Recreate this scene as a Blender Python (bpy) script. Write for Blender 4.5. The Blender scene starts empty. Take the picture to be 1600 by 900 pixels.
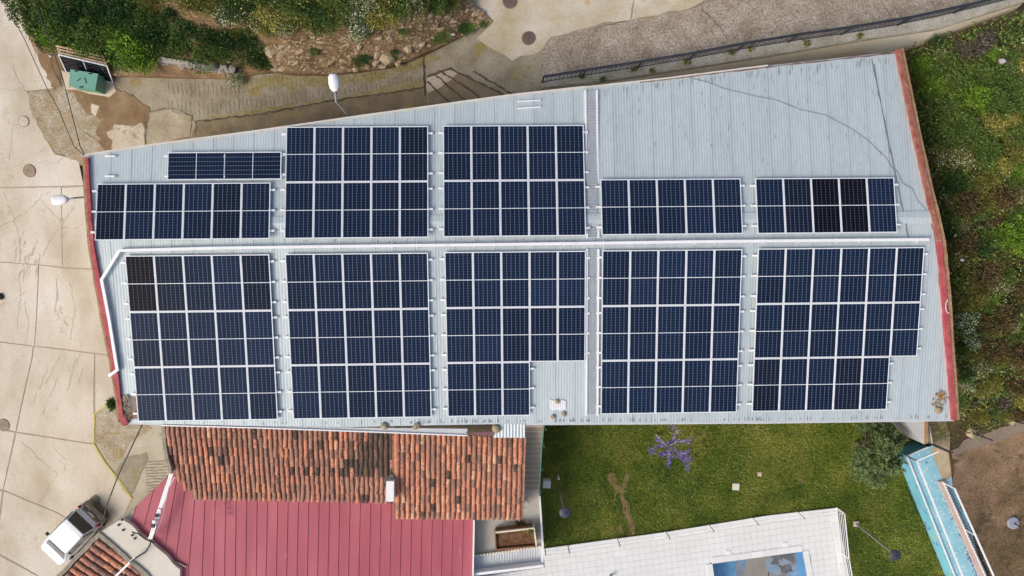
import bpy, bmesh, math, random
import numpy as np
from mathutils import Vector, Matrix, Euler
R_ = math.radians
SC = bpy.context.scene
COL = SC.collection
rng = np.random.default_rng(7)
random.seed(7)

# ------------------------------------------------------------------ camera, sky, sun
F, CZ = 1130.0, 34.2                     # focal length in photo pixels (1600 wide), camera height over the lawn
CAM_ROT = (R_(-2.5752), R_(-1.3045), R_(-0.5499))
cam_d = bpy.data.cameras.new('camera'); cam = bpy.data.objects.new('camera', cam_d); COL.objects.link(cam)
cam_d.sensor_width = 36; cam_d.lens = F / 1600 * 36; cam_d.clip_end = 500
cam.location = (0, 0, CZ); cam.rotation_euler = CAM_ROT
SC.camera = cam
SUN_EL, SUN_AZ = 41, 240                 # degrees; azimuth clockwise from +Y (photo's up): light comes from the left, a little from below
W = bpy.data.worlds.new('World'); SC.world = W; W.use_nodes = True
nt = W.node_tree; nt.nodes.clear()
sky = nt.nodes.new('ShaderNodeTexSky'); sky.sky_type = 'NISHITA'; sky.sun_disc = False
sky.sun_elevation = R_(SUN_EL); sky.sun_rotation = R_(SUN_AZ); sky.dust_density = 4.0; sky.air_density = 1.0; sky.ozone_density = 0.6
bg = nt.nodes.new('ShaderNodeBackground'); bg.inputs[1].default_value = 0.15
wo = nt.nodes.new('ShaderNodeOutputWorld')
nt.links.new(sky.outputs[0], bg.inputs[0]); nt.links.new(bg.outputs[0], wo.inputs[0])
sun_d = bpy.data.lights.new('sun', 'SUN'); sun_d.energy = 1.3; sun_d.angle = R_(22); sun_d.color = (1, .955, .89)
sun = bpy.data.objects.new('sun', sun_d); COL.objects.link(sun)
sd = Vector((math.sin(R_(SUN_AZ)) * math.cos(R_(SUN_EL)), math.cos(R_(SUN_AZ)) * math.cos(R_(SUN_EL)), math.sin(R_(SUN_EL))))
sun.rotation_euler = sd.to_track_quat('Z', 'Y').to_euler()
SC.view_settings.view_transform = 'Standard'; SC.view_settings.look = 'None'
SC.view_settings.exposure = 0.2; SC.view_settings.gamma = 1

# ------------------------------------------------------------------ where a photo ray meets the place
RM = np.array(Euler(CAM_ROT).to_matrix())
def ray(px, py):
    px = np.asarray(px, float); py = np.asarray(py, float)
    d = np.stack([(px - 800) / F, -(py - 450) / F, -np.ones_like(px)], -1)
    return d @ RM.T
def P(px, py, z=0.0):
    d = ray(px, py); t = (z - CZ) / d[..., 2]
    p = d * np.asarray(t)[..., None]; p[..., 2] += CZ
    return Vector(p) if p.ndim == 1 else p
def PP(px, py, pl):                      # plane z = a + b x + c y
    a, b, c = pl; d = ray(px, py)
    t = (a - CZ) / (d[..., 2] - b * d[..., 0] - c * d[..., 1])
    p = d * np.asarray(t)[..., None]; p[..., 2] += CZ
    return Vector(p) if p.ndim == 1 else p
class TPS:                               # smooth ground height through control points (photo x, photo y, height)
    def __init__(s, cps):
        s.c = np.array([list(P(a, b, z))[:2] for a, b, z in cps]); z = np.array([c[2] for c in cps])
        n = len(z); A = np.zeros((n + 3, n + 3)); A[:n, :n] = s.k(s.c, s.c) + .02 * np.eye(n)
        A[:n, n:] = np.c_[np.ones(n), s.c]; A[n:, :n] = A[:n, n:].T
        s.w = np.linalg.solve(A, np.r_[z, 0, 0, 0])
    def k(s, a, b):
        r2 = ((a[:, None] - b[None]) ** 2).sum(-1); return .5 * r2 * np.log(r2 + 1e-9) / 100
    def __call__(s, x, y):
        p = np.stack([np.atleast_1d(x), np.atleast_1d(y)], -1).astype(float)
        return s.k(p, s.c) @ s.w[:-3] + s.w[-3] + p @ s.w[-2:]
class Flat:
    def __init__(s, a, b=0, c=0): s.p = (a, b, c)
    def __call__(s, x, y): return s.p[0] + s.p[1] * np.atleast_1d(x) + s.p[2] * np.atleast_1d(y)
def G(px, py, H, off=0.0):               # photo point(s) on ground H
    px = np.atleast_1d(np.asarray(px, float)); py = np.atleast_1d(np.asarray(py, float))
    z = np.zeros(len(px))
    for _ in range(8):
        p = P(px, py, z); z = H(p[:, 0], p[:, 1])
    p[:, 2] = z + off
    return p
def G1(px, py, H, off=0.0): return Vector(G([px], [py], H, off)[0])

STREET = TPS([(46,267,-1),(0,0,-.6),(-200,300,-1.4),(0,900,-3.8),(-200,900,-4.2),(100,850,-3.5),(200,720,-2.4),(60,500,-2.2),(130,240,-.7),(200,150,-.2),
              (300,190,.2),(400,170,.7),(600,130,1.8),(825,60,2.6),(850,130,3.1),(1100,50,4.2),(1300,20,4.8),(1500,0,5.3),(1000,0,3.4),(1700,-60,5.8),(800,-100,2.8),(1200,-100,4.2),(180,650,-2.0),(250,700,-2.2)])
EAST = TPS([(1420,85,4.1),(1475,58,4.9),(1600,18,5.5),(1750,-10,6),(1450,300,4.6),(1600,300,5.2),(1490,500,3.9),(1490,600,2.7),(1600,600,3.0),(1500,660,1.3),(1600,700,1.5),
            (1490,740,1.1),(1600,900,1.2),(1545,900,1.0),(1800,300,4.6),(1800,800,2.2),(1350,90,3.6)])
BANK = TPS([(30,0,0),(50,70,-.4),(85,135,-.4),(170,115,.1),(260,118,.5),(255,95,.9),(370,122,.9),(370,100,1.1),(330,70,1.2),(400,70,1.4),(260,40,1.2),(150,40,1.0),
            (420,108,1.0),(510,116,1.4),(600,106,1.9),(680,76,2.3),(770,33,2.6),(735,-5,2.58),
            (425,72,3.0),(450,55,3.5),(560,45,4.0),(640,28,4.1),(722,4,2.7),(320,28,3.0),(300,10,3.1),(500,0,4.6),(650,-60,4.4),(400,-60,4.2),(200,-60,2.2),(60,-80,.8),(740,-100,2.75)])
LAWN = Flat(0.0)
ZR = CZ - 26.8984                        # panel plane at the ridge
YR, SU, SL = 1.27597, R_(7.93781), R_(5.143)
def roof_pl(side, off):                  # off: height of the surface over the panel plane
    return (ZR + off + YR * math.tan(SU), 0, -math.tan(SU)) if side == 'u' else (ZR + off - YR * math.tan(SL), 0, math.tan(SL))

# ------------------------------------------------------------------ materials
MATS = {}
def mat(name, cols, scale=3.0, rough=.8, fine=.12, fscale=40, bump=.0, bscale=60, rand=None, island=None, metal=0, spec=.4, detail=6, stretch=(1,1,1), spots=None, dist=0, lo=.32, hi=.68):
    if name in MATS: return MATS[name]
    m = bpy.data.materials.new(name); m.use_nodes = True; n = m.node_tree.nodes; L = m.node_tree.links; b = n['Principled BSDF']
    b.inputs['Roughness'].default_value = rough; b.inputs['Metallic'].default_value = metal; b.inputs['Specular IOR Level'].default_value = spec
    tc = n.new('ShaderNodeTexCoord'); mp = n.new('ShaderNodeMapping'); L.new(tc.outputs['Object'], mp.inputs[0]); mp.inputs['Scale'].default_value = stretch
    vec = mp.outputs[0]
    oi = n.new('ShaderNodeObjectInfo')
    if rand is not None or island is not None:
        ad = n.new('ShaderNodeVectorMath'); ad.operation = 'ADD'; ml = n.new('ShaderNodeMath'); ml.operation = 'MULTIPLY'; ml.inputs[1].default_value = 50 if rand is not None else 0
        L.new(oi.outputs['Random'], ml.inputs[0]); L.new(vec, ad.inputs[0]); L.new(ml.outputs[0], ad.inputs[1]); vec = ad.outputs[0]
    ns = n.new('ShaderNodeTexNoise'); ns.inputs['Scale'].default_value = scale; ns.inputs['Detail'].default_value = detail; ns.inputs['Roughness'].default_value = .62; ns.inputs['Distortion'].default_value = dist
    L.new(vec, ns.inputs['Vector'])
    cr = n.new('ShaderNodeValToRGB'); e = cr.color_ramp.elements
    while len(e) < len(cols): e.new(.5)
    for i, c in enumerate(cols):
        e[i].position = lo + (hi - lo) * i / max(1, len(cols) - 1); e[i].color = (*c, 1)
    fac = ns.outputs[0]
    if rand is not None or island is not None:
        src = oi.outputs['Random']
        if island is not None:
            ge = n.new('ShaderNodeNewGeometry'); src = ge.outputs['Random Per Island']
        mx = n.new('ShaderNodeMix'); mx.data_type = 'FLOAT'; mx.inputs[0].default_value = rand if rand is not None else island
        mr = n.new('ShaderNodeMapRange'); mr.inputs[3].default_value = lo - .05; mr.inputs[4].default_value = hi + .05; L.new(src, mr.inputs[0])
        L.new(fac, mx.inputs[2]); L.new(mr.outputs[0], mx.inputs[3]); fac = mx.outputs[0]
    L.new(fac, cr.inputs[0])
    col = cr.outputs[0]
    if spots:                            # (colour, scale, threshold): stains with a shape of their own
        for sc_, ss, th in ([spots] if not isinstance(spots, list) else spots):
            s2 = n.new('ShaderNodeTexNoise'); s2.inputs['Scale'].default_value = ss; s2.inputs['Detail'].default_value = 5; s2.inputs['Roughness'].default_value = .7
            L.new(vec, s2.inputs['Vector'])
            r2 = n.new('ShaderNodeMapRange'); r2.inputs[1].default_value = th; r2.inputs[2].default_value = th + .07; L.new(s2.outputs[0], r2.inputs[0])
            m2 = n.new('ShaderNodeMix'); m2.data_type = 'RGBA'; L.new(r2.outputs[0], m2.inputs[0]); L.new(col, m2.inputs[6]); m2.inputs[7].default_value = (*sc_, 1); col = m2.outputs[2]
    if fine:
        f = n.new('ShaderNodeTexNoise'); f.inputs['Scale'].default_value = fscale; f.inputs['Detail'].default_value = 3; L.new(vec, f.inputs['Vector'])
        r = n.new('ShaderNodeMapRange'); r.inputs[1].default_value = .3; r.inputs[2].default_value = .7; r.inputs[3].default_value = 1 - fine; r.inputs[4].default_value = 1 + fine; L.new(f.outputs[0], r.inputs[0])
        h = n.new('ShaderNodeMix'); h.data_type = 'RGBA'; h.blend_type = 'MULTIPLY'; h.inputs[0].default_value = 1; L.new(col, h.inputs[6]); L.new(r.outputs[0], h.inputs[7]); col = h.outputs[2]
    L.new(col, b.inputs['Base Color'])
    if bump:
        bn = n.new('ShaderNodeTexNoise'); bn.inputs['Scale'].default_value = bscale; bn.inputs['Detail'].default_value = 4; L.new(vec, bn.inputs['Vector'])
        bp = n.new('ShaderNodeBump'); bp.inputs['Strength'].default_value = min(1, bump); bp.inputs['Distance'].default_value = .03; L.new(bn.outputs[0], bp.inputs['Height']); L.new(bp.outputs[0], b.inputs['Normal'])
    MATS[name] = m
    return m
def leafmat(name, cols, lo=.3, hi=.7, island=.65, scale=1.2):
    m = mat(name, cols, scale=scale, rough=.75, fine=.15, fscale=9, island=island, lo=lo, hi=hi, spec=.2)
    return m

M = dict(
 road=mat('pale beige concrete', [(.43,.36,.26),(.54,.475,.375),(.61,.565,.485)], scale=.42, fine=.12, fscale=25, bump=.25, spots=[((.42,.35,.26),1.1,.62),((.33,.28,.22),2.6,.67)], stretch=(1,.55,1), detail=8),
 lanejoint=mat('damp dark joint', [(.065,.048,.028),(.11,.08,.05)], scale=4, fine=.3), joint=mat('dark joint dirt', [(.17,.13,.085),(.25,.20,.14)], scale=3), roadjoint2=mat('brown crack', [(.24,.19,.13),(.34,.27,.19)], scale=4, fine=.3), roadjoint=mat('sandy joint', [(.33,.26,.17),(.42,.34,.24)], scale=3, fine=.2),
 lane=mat('worn grey brown concrete', [(.20,.165,.105),(.28,.24,.165),(.34,.30,.22)], scale=.9, fine=.28, fscale=22, bump=.5, spots=[((.26,.20,.06),.8,.58),((.15,.11,.07),2.2,.64)], detail=9),
 cobble=mat('grey stone set concrete', [(.24,.19,.135),(.32,.265,.20),(.39,.335,.27)], scale=1.4, fine=.42, fscale=13, bump=.7, spots=((.26,.21,.14),1.0,.62), detail=9),
 yellowcon=mat('mossy yellow concrete', [(.40,.32,.19),(.47,.41,.30),(.56,.51,.43)], scale=.7, fine=.16, fscale=25, bump=.3, spots=[((.36,.32,.12),1.2,.62),((.48,.31,.14),.55,.62)], detail=9),
 ramp=mat('dark brown mossy ramp concrete', [(.16,.115,.06),(.22,.17,.10),(.30,.22,.10)], scale=.9, fine=.25, fscale=24, bump=.5, spots=((.33,.22,.05),.9,.6), detail=9),
 groove=mat('pale grooved ramp concrete', [(.34,.26,.17),(.44,.36,.26),(.52,.44,.34)], scale=.7, fine=.15, fscale=24, bump=.3),
 dirt=mat('brown packed dirt', [(.16,.095,.042),(.22,.14,.07),(.29,.20,.11)], scale=1.0, fine=.25, fscale=24, bump=.6, detail=8),
 rubble=mat('grey stony ground', [(.28,.21,.12),(.36,.29,.19),(.44,.39,.31)], scale=1.3, fine=.35, fscale=13, bump=.8, spots=((.36,.26,.11),1.5,.58), detail=8),
 mossy=mat('yellow mossy concrete', [(.21,.165,.06),(.28,.23,.10),(.30,.26,.17)], scale=1.3, fine=.3, fscale=22, bump=.5, spots=((.30,.26,.19),1.2,.56)), midcon=mat('tan patched concrete', [(.38,.31,.21),(.48,.41,.30),(.52,.46,.36)], scale=1.1, fine=.2, fscale=20, bump=.4, spots=((.30,.22,.12),1.7,.58)), midcon2=mat('brown patched concrete', [(.25,.20,.13),(.34,.28,.19),(.45,.38,.27)], scale=.9, fine=.25, fscale=20, bump=.4),
 palecon=mat('pale patched concrete', [(.50,.42,.30),(.60,.53,.42)], scale=1.2, fine=.15, fscale=20, bump=.3, spots=((.4,.31,.19),2.0,.6)),
 alley=mat('grey alley concrete', [(.33,.29,.20),(.42,.37,.28),(.47,.43,.34)], scale=.8, fine=.18, fscale=24, bump=.4, spots=((.30,.25,.13),1.3,.6)),
 bank=mat('red brown bank earth', [(.15,.085,.04),(.24,.15,.075),(.35,.25,.14)], scale=1.5, fine=.35, fscale=14, bump=1, detail=9),
 eastsoil=mat('dark slope soil', [(.05,.038,.015),(.09,.06,.025),(.14,.09,.04)], scale=.9, fine=.35, fscale=14, bump=1, detail=9),
 dirtterrace=mat('brown gravelly earth', [(.12,.08,.04),(.21,.135,.075),(.30,.19,.125)], scale=.75, fine=.35, fscale=16, bump=.8, spots=[((.085,.065,.028),1.3,.56),((.34,.27,.20),9,.68)], detail=9),
 lawn=mat('olive lawn', [(.042,.085,.010),(.12,.155,.018),(.27,.235,.05)], scale=.4, fine=.45, fscale=16, bump=1, bscale=40, detail=9, spots=((.16,.13,.03),.9,.68)),
 soil=mat('bare lawn soil', [(.17,.11,.045),(.26,.18,.08)], scale=3, fine=.3, bump=.6),
 roof=mat('grey corrugated metal', [(.43,.49,.50),(.475,.535,.545),(.51,.565,.57)], scale=.5, rough=.5, fine=.05, fscale=8, rand=.25, stretch=(1,.3,1), spots=[((.36,.38,.38),3,.70),((.55,.56,.55),1.6,.70)], spec=.4, metal=.1),
 seam=mat('dark sealed seam', [(.13,.13,.13),(.2,.2,.2)], scale=5),
 redpaint=mat('red painted parapet', [(.30,.055,.06),(.42,.075,.085),(.46,.12,.11)], scale=2.5, fine=.2, fscale=20, bump=.4, rough=.7),
 redworn=mat('worn red mortar', [(.28,.07,.05),(.36,.13,.09),(.40,.22,.16)], scale=3.5, fine=.3, fscale=18, bump=.7),
 brick=mat('orange brown brick edge', [(.28,.15,.07),(.38,.21,.11),(.46,.30,.18)], scale=3, fine=.25, fscale=20, bump=.6),
 cream=mat('cream rendered wall', [(.74,.63,.45),(.80,.71,.54),(.80,.74,.60)], scale=1.5, fine=.12, fscale=16, bump=.4, stretch=(1,1,3)),
 kerb=mat('grey lane kerb', [(.27,.25,.20),(.36,.34,.28),(.42,.40,.35)], scale=2, fine=.3, fscale=20, bump=.6, spots=((.14,.12,.06),3,.66)),
 white=mat('white painted metal', [(.78,.78,.77),(.84,.84,.84)], scale=2, rough=.4, fine=.03),
 alu=mat('bright aluminium', [(.76,.78,.80),(.82,.83,.84)], scale=2, rough=.4, fine=.02, metal=0),
 backsheet=mat('white backsheet', [(.76,.79,.82),(.79,.81,.84)], scale=2, rough=.25, fine=0),
 grate=mat('grey walkway grating', [(.52,.56,.58),(.60,.63,.65)], scale=3, rough=.5, fine=.06, metal=.2),
 wallrender=mat('dull rendered wall', [(.45,.40,.32),(.55,.50,.42)], scale=1, fine=.12, bump=.3),
 whitewall=mat('white rendered wall', [(.66,.65,.62),(.74,.73,.71)], scale=1.5, fine=.06, bump=.2, spots=((.5,.48,.44),2,.68)),
 black=mat('black cable', [(.02,.02,.02),(.035,.035,.035)], scale=4, rough=.6, fine=0),
 railblack=mat('dark grey railing paint', [(.02,.023,.03),(.035,.04,.05)], scale=4, rough=.5, fine=.1),
 stone=mat('weathered wall stone', [(.26,.16,.09),(.38,.27,.16),(.54,.43,.28),(.44,.37,.28)], scale=1.6, fine=.3, fscale=14, rand=.7, bump=.8),
 greystone=mat('grey mortared stone', [(.25,.22,.19),(.36,.33,.30),(.46,.42,.36)], scale=2.5, fine=.35, fscale=14, bump=.9, rand=.3),
 tileA=mat('lichened clay tile', [(.17,.115,.09),(.34,.17,.115),(.50,.20,.125),(.38,.21,.15),(.60,.225,.125),(.64,.29,.165)], scale=7, fine=.4, fscale=34, rand=.72, bump=.4, lo=.22, hi=.78, spots=[((.26,.19,.145),9,.545),((.06,.045,.035),12,.55)]),
 tileD=mat('black lichened clay tile', [(.05,.04,.033),(.10,.07,.052),(.20,.11,.07)], scale=7, fine=.4, fscale=34, rand=.6, bump=.4, spots=((.035,.03,.025),11,.5)),
 tileB=mat('orange clay tile', [(.19,.125,.10),(.42,.19,.125),(.58,.225,.13),(.66,.27,.15),(.70,.42,.25)], scale=7, fine=.35, fscale=34, rand=.75, bump=.4, lo=.20, hi=.80, spots=[((.27,.19,.14),9,.55),((.07,.05,.04),12,.56)]),
 channel=mat('dirty channel tile', [(.15,.085,.06),(.36,.17,.105),(.50,.215,.125)], scale=9, fine=.35, fscale=30, bump=.5, stretch=(1,.6,1)),
 redroof=mat('faded red sheet metal', [(.35,.07,.095),(.41,.088,.115),(.45,.115,.14)], scale=.7, rough=.55, fine=.05, fscale=30, stretch=(1.5,.3,1), spots=[((.29,.07,.088),3.2,.68),((.52,.19,.21),1.5,.66)]),
 beige=mat('pale cream flat roof', [(.62,.57,.46),(.70,.65,.55)], scale=1.2, fine=.07, bump=.2, spots=((.40,.36,.28),2.2,.66)),
 grime=mat('grimy mortar edge', [(.22,.19,.14),(.36,.32,.25)], scale=4, fine=.3, fscale=22, bump=.5),
 paver=mat('white stone paver', [(.68,.68,.655),(.73,.73,.705),(.77,.77,.75)], scale=.7, rough=.6, fine=.04, rand=.4, spots=((.52,.51,.47),3,.70)),
 poolfloor=mat('stained blue pool floor', [(.10,.32,.55),(.16,.40,.60),(.22,.28,.36),(.25,.24,.23),(.13,.12,.12)], scale=.55, rough=.35, fine=.12, fscale=6, lo=.36, hi=.62, dist=.6),
 poolblue2=mat('blue pool floor', [(.12,.34,.55),(.20,.42,.60),(.28,.46,.58)], scale=1.1, rough=.4, fine=.1, fscale=8), pooltan=mat('tan pool silt', [(.24,.22,.18),(.32,.29,.24)], scale=1.5, fine=.15), poolgrey=mat('grey pool silt', [(.20,.24,.28),(.30,.34,.38)], scale=2, fine=.15, spots=((.12,.30,.5),1.6,.56)), pooldark=mat('dark pool silt', [(.09,.09,.09),(.17,.17,.17)], scale=2, fine=.2),
 poolblue=mat('blue pool wall', [(.07,.25,.52),(.12,.33,.60)], scale=2, rough=.3, fine=.05),
 blue=mat('pale blue painted concrete', [(.22,.48,.57),(.29,.56,.64),(.36,.62,.69)], scale=.9, fine=.06, bump=.1),
 bluewall=mat('painted mural wall', [(.13,.42,.55),(.20,.53,.66)], scale=.9, fine=.06, spots=[((.10,.16,.42),2.8,.57),((.42,.48,.06),1.6,.60),((.42,.34,.45),5,.58)]),
 petal=mat('pale painted petal', [(.50,.66,.70),(.60,.72,.76)], scale=2, fine=0),
 purplepetal=mat('purple painted dab', [(.12,.12,.42),(.25,.16,.42)], scale=9, fine=0),
 pink=mat('pink mortar coping', [(.48,.36,.30),(.58,.46,.40)], scale=3, fine=.12),
 green=mat('green utility paint', [(.13,.32,.24),(.16,.36,.275)], scale=2, rough=.5, fine=.05),
 darkgreen=mat('dark green recess', [(.01,.025,.02),(.015,.03,.025)], scale=2, fine=0),
 teal=mat('green tube railing', [(.10,.26,.22),(.16,.34,.30)], scale=2, fine=.05),
 wood=mat('pale pallet wood', [(.34,.21,.11),(.47,.32,.19),(.54,.41,.27)], scale=5, fine=.2, rand=.3, stretch=(1,1,4)),
 step=mat('tan concrete step', [(.38,.31,.22),(.45,.38,.28)], scale=2, fine=.15, bump=.3, rand=.25),
 terrace=mat('grey terrace concrete', [(.36,.34,.29),(.45,.43,.38)], scale=1.2, fine=.1, bump=.2, spots=((.29,.26,.20),1.6,.62)),
 sheetgrey=mat('pale grey sheet', [(.50,.52,.53),(.58,.60,.61)], scale=2, rough=.5, fine=.05),
 maroon=mat('maroon metal offcut', [(.16,.07,.08),(.22,.10,.11)], scale=3),
 iron=mat('rusty brown cast iron', [(.11,.07,.065),(.17,.115,.105)], scale=6, fine=.3, fscale=40, bump=.6),
 lidgrey=mat('worn grey cast iron', [(.26,.19,.13),(.36,.28,.20)], scale=6, fine=.35, fscale=40, bump=.6),
 lampblue=mat('blue grey lamp shade', [(.035,.04,.062),(.05,.056,.08)], scale=3, rough=.5, fine=.08),
 lampgrey=mat('light grey disc', [(.26,.28,.33),(.33,.35,.40)], scale=3, rough=.5, fine=.08),
 pole=mat('galvanised pole', [(.25,.26,.26),(.34,.35,.35)], scale=3, rough=.45, fine=.06, metal=.4),
 bag=mat('sand coloured stone', [(.25,.20,.12),(.38,.30,.19),(.46,.40,.28)], scale=5, fine=.3, fscale=20, bump=.6, rand=.4),
 orange=mat('orange rag', [(.34,.19,.06),(.48,.27,.09)], scale=5, fine=.3, bump=.6),
 yellow=mat('yellow paint', [(.50,.41,.08),(.60,.50,.14)], scale=3, fine=.15),
 terracotta=mat('rust brown trough', [(.22,.10,.05),(.32,.17,.09)], scale=4, fine=.2),
 pottingsoil=mat('rusty soil', [(.07,.035,.015),(.15,.07,.03),(.22,.11,.05)], scale=4, fine=.4, fscale=20, bump=1),
 carpaint=mat('white car paint', [(.74,.77,.81),(.77,.80,.84)], scale=1, rough=.18, fine=0, spec=.6),
 carbeige=mat('dusty grey beige bumper', [(.24,.21,.16),(.32,.28,.22)], scale=3, fine=.1, rough=.6),
 carglass=mat('dark tinted glass', [(.012,.018,.022),(.02,.028,.032)], scale=1, rough=.06, fine=0, spec=.6),
 rubber=mat('black rubber', [(.02,.02,.02),(.03,.03,.03)], scale=4, fine=.1),
 tail=mat('red tail lamp', [(.22,.015,.01),(.3,.03,.02)], scale=3, rough=.2, fine=0),
 bark=mat('grey bark', [(.12,.09,.065),(.22,.18,.14)], scale=6, fine=.3, bump=.6),
 palebark=mat('pale bark', [(.36,.31,.25),(.5,.45,.38)], scale=6, fine=.2),
 footing=mat('pale cement footing', [(.44,.34,.21),(.54,.44,.30)], scale=3, fine=.2, bump=.6),
 ground=mat('far scrub ground', [(.06,.055,.02),(.12,.09,.04),(.18,.13,.07)], scale=.3, fine=.3, fscale=5),
 litter=mat('pale litter', [(.62,.60,.58),(.7,.69,.68)], scale=3, fine=.05),
 tank=mat('translucent corrugated sheet', [(.66,.66,.63),(.74,.74,.71)], scale=3, fine=.12),
)
LM = dict(
 bright=leafmat('bright green leaves', [(0.0675,0.15,0.015),(0.1425,0.27,0.024),(0.24,0.39,0.045),(0.36,0.465,0.09)]),
 mid=leafmat('mid green leaves', [(0.0358,0.0683,0.0163),(0.0943,0.1593,0.0358),(0.1625,0.2438,0.0569),(0.2762,0.3413,0.0975)]),
 dark=leafmat('dark green leaves', [(0.0163,0.0358,0.013),(0.0358,0.0845,0.0228),(0.0748,0.1463,0.039),(0.1219,0.195,0.0553)]),
 olive=leafmat('olive yellow leaves', [(0.0825,0.0963,0.0193),(0.165,0.1788,0.0343),(0.275,0.2612,0.0618),(0.3987,0.3575,0.11)]),
 grey=leafmat('grey green leaves', [(0.057,0.0959,0.0321),(0.1236,0.1758,0.0625),(0.1901,0.2504,0.0982),(0.2756,0.3303,0.1428)]),
 dry=leafmat('dry brown stems', [(.065,.045,.02),(.12,.082,.036),(.19,.135,.06),(.27,.20,.10)]),
 straw=leafmat('grey dead twigs', [(.085,.07,.05),(.14,.12,.095),(.20,.18,.15)]),
 yflower=leafmat('yellow flowers', [(.36,.32,.05),(.50,.45,.09),(.60,.56,.24)]),
 wflower=leafmat('white flowers', [(.50,.52,.36),(.64,.65,.52),(.72,.72,.62)]),
 violet=leafmat('violet flowers', [(.07,.05,.30),(.14,.10,.44),(.25,.18,.54),(.48,.42,.66)], scale=4),
 grass=leafmat('lawn blades', [(0.072,0.1383,0.0157),(0.1514,0.2194,0.0251),(0.2592,0.3005,0.0502),(0.3601,0.3738,0.0942)], scale=.45, island=.12, lo=.35, hi=.65),
)

# solar cells: a glossy dark field with a pale grid, one tone per panel
def cellmat(name, c0, c1, line):
    m = bpy.data.materials.new(name); m.use_nodes = True; n = m.node_tree.nodes; L = m.node_tree.links; b = n['Principled BSDF']
    b.inputs['Roughness'].default_value = .14; b.inputs['Specular IOR Level'].default_value = .12
    tc = n.new('ShaderNodeTexCoord'); sp = n.new('ShaderNodeSeparateXYZ'); L.new(tc.outputs['Object'], sp.inputs[0])
    def grid(sock, pitch, w):
        a = n.new('ShaderNodeMath'); a.operation = 'DIVIDE'; L.new(sock, a.inputs[0]); a.inputs[1].default_value = pitch
        f = n.new('ShaderNodeMath'); f.operation = 'FRACT'; L.new(a.outputs[0], f.inputs[0])
        s = n.new('ShaderNodeMath'); s.operation = 'SUBTRACT'; L.new(f.outputs[0], s.inputs[0]); s.inputs[1].default_value = .5
        ab = n.new('ShaderNodeMath'); ab.operation = 'ABSOLUTE'; L.new(s.outputs[0], ab.inputs[0])
        g = n.new('ShaderNodeMath'); g.operation = 'GREATER_THAN'; L.new(ab.outputs[0], g.inputs[0]); g.inputs[1].default_value = .5 - w / 2
        return g.outputs[0]
    gx = grid(sp.outputs['X'], CELLX, .085); gy = grid(sp.outputs['Y'], CELLY, .10)
    oi = n.new('ShaderNodeObjectInfo'); ns = n.new('ShaderNodeTexNoise'); ns.inputs['Scale'].default_value = 1.1; L.new(tc.outputs['Object'], ns.inputs['Vector'])
    av = n.new('ShaderNodeMath'); av.operation = 'ADD'; L.new(oi.outputs['Random'], av.inputs[0]); L.new(ns.outputs[0], av.inputs[1])
    hv = n.new('ShaderNodeMath'); hv.operation = 'MULTIPLY'; L.new(av.outputs[0], hv.inputs[0]); hv.inputs[1].default_value = .55
    c = n.new('ShaderNodeMix'); c.data_type = 'RGBA'; L.new(hv.outputs[0], c.inputs[0]); c.inputs[6].default_value = (*c0, 1); c.inputs[7].default_value = (*c1, 1)
    y = n.new('ShaderNodeMix'); y.data_type = 'RGBA'; s = n.new('ShaderNodeMath'); s.operation = 'MULTIPLY'; L.new(gy, s.inputs[0]); s.inputs[1].default_value = .22
    L.new(s.outputs[0], y.inputs[0]); L.new(c.outputs[2], y.inputs[6]); y.inputs[7].default_value = (*line, 1)
    x = n.new('ShaderNodeMix'); x.data_type = 'RGBA'; s = n.new('ShaderNodeMath'); s.operation = 'MULTIPLY'; L.new(gx, s.inputs[0]); s.inputs[1].default_value = .62
    L.new(s.outputs[0], x.inputs[0]); L.new(y.outputs[2], x.inputs[6]); x.inputs[7].default_value = (*line, 1)
    L.new(x.outputs[2], b.inputs['Base Color'])
    return m
PW, PL = 1.047, 2.102
MIDG = .026
CW, CH = PW - 2 * .034, (PL - 2 * .034 - MIDG) / 2
CELLX, CELLY = CW / 6, CH / 10
CELL = dict(navy=cellmat('navy solar cells', (.0042,.0092,.025), (.0085,.018,.046), (.21,.26,.35)),
            blue=cellmat('blue solar cells', (.0055,.012,.032), (.0105,.021,.053), (.21,.27,.37)),
            ink=cellmat('ink blue solar cells', (.004,.007,.016), (.0075,.0125,.028), (.20,.24,.33)),
            black=cellmat('black solar cells', (.003,.0032,.007), (.0045,.0048,.010), (.14,.14,.17)))

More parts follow.
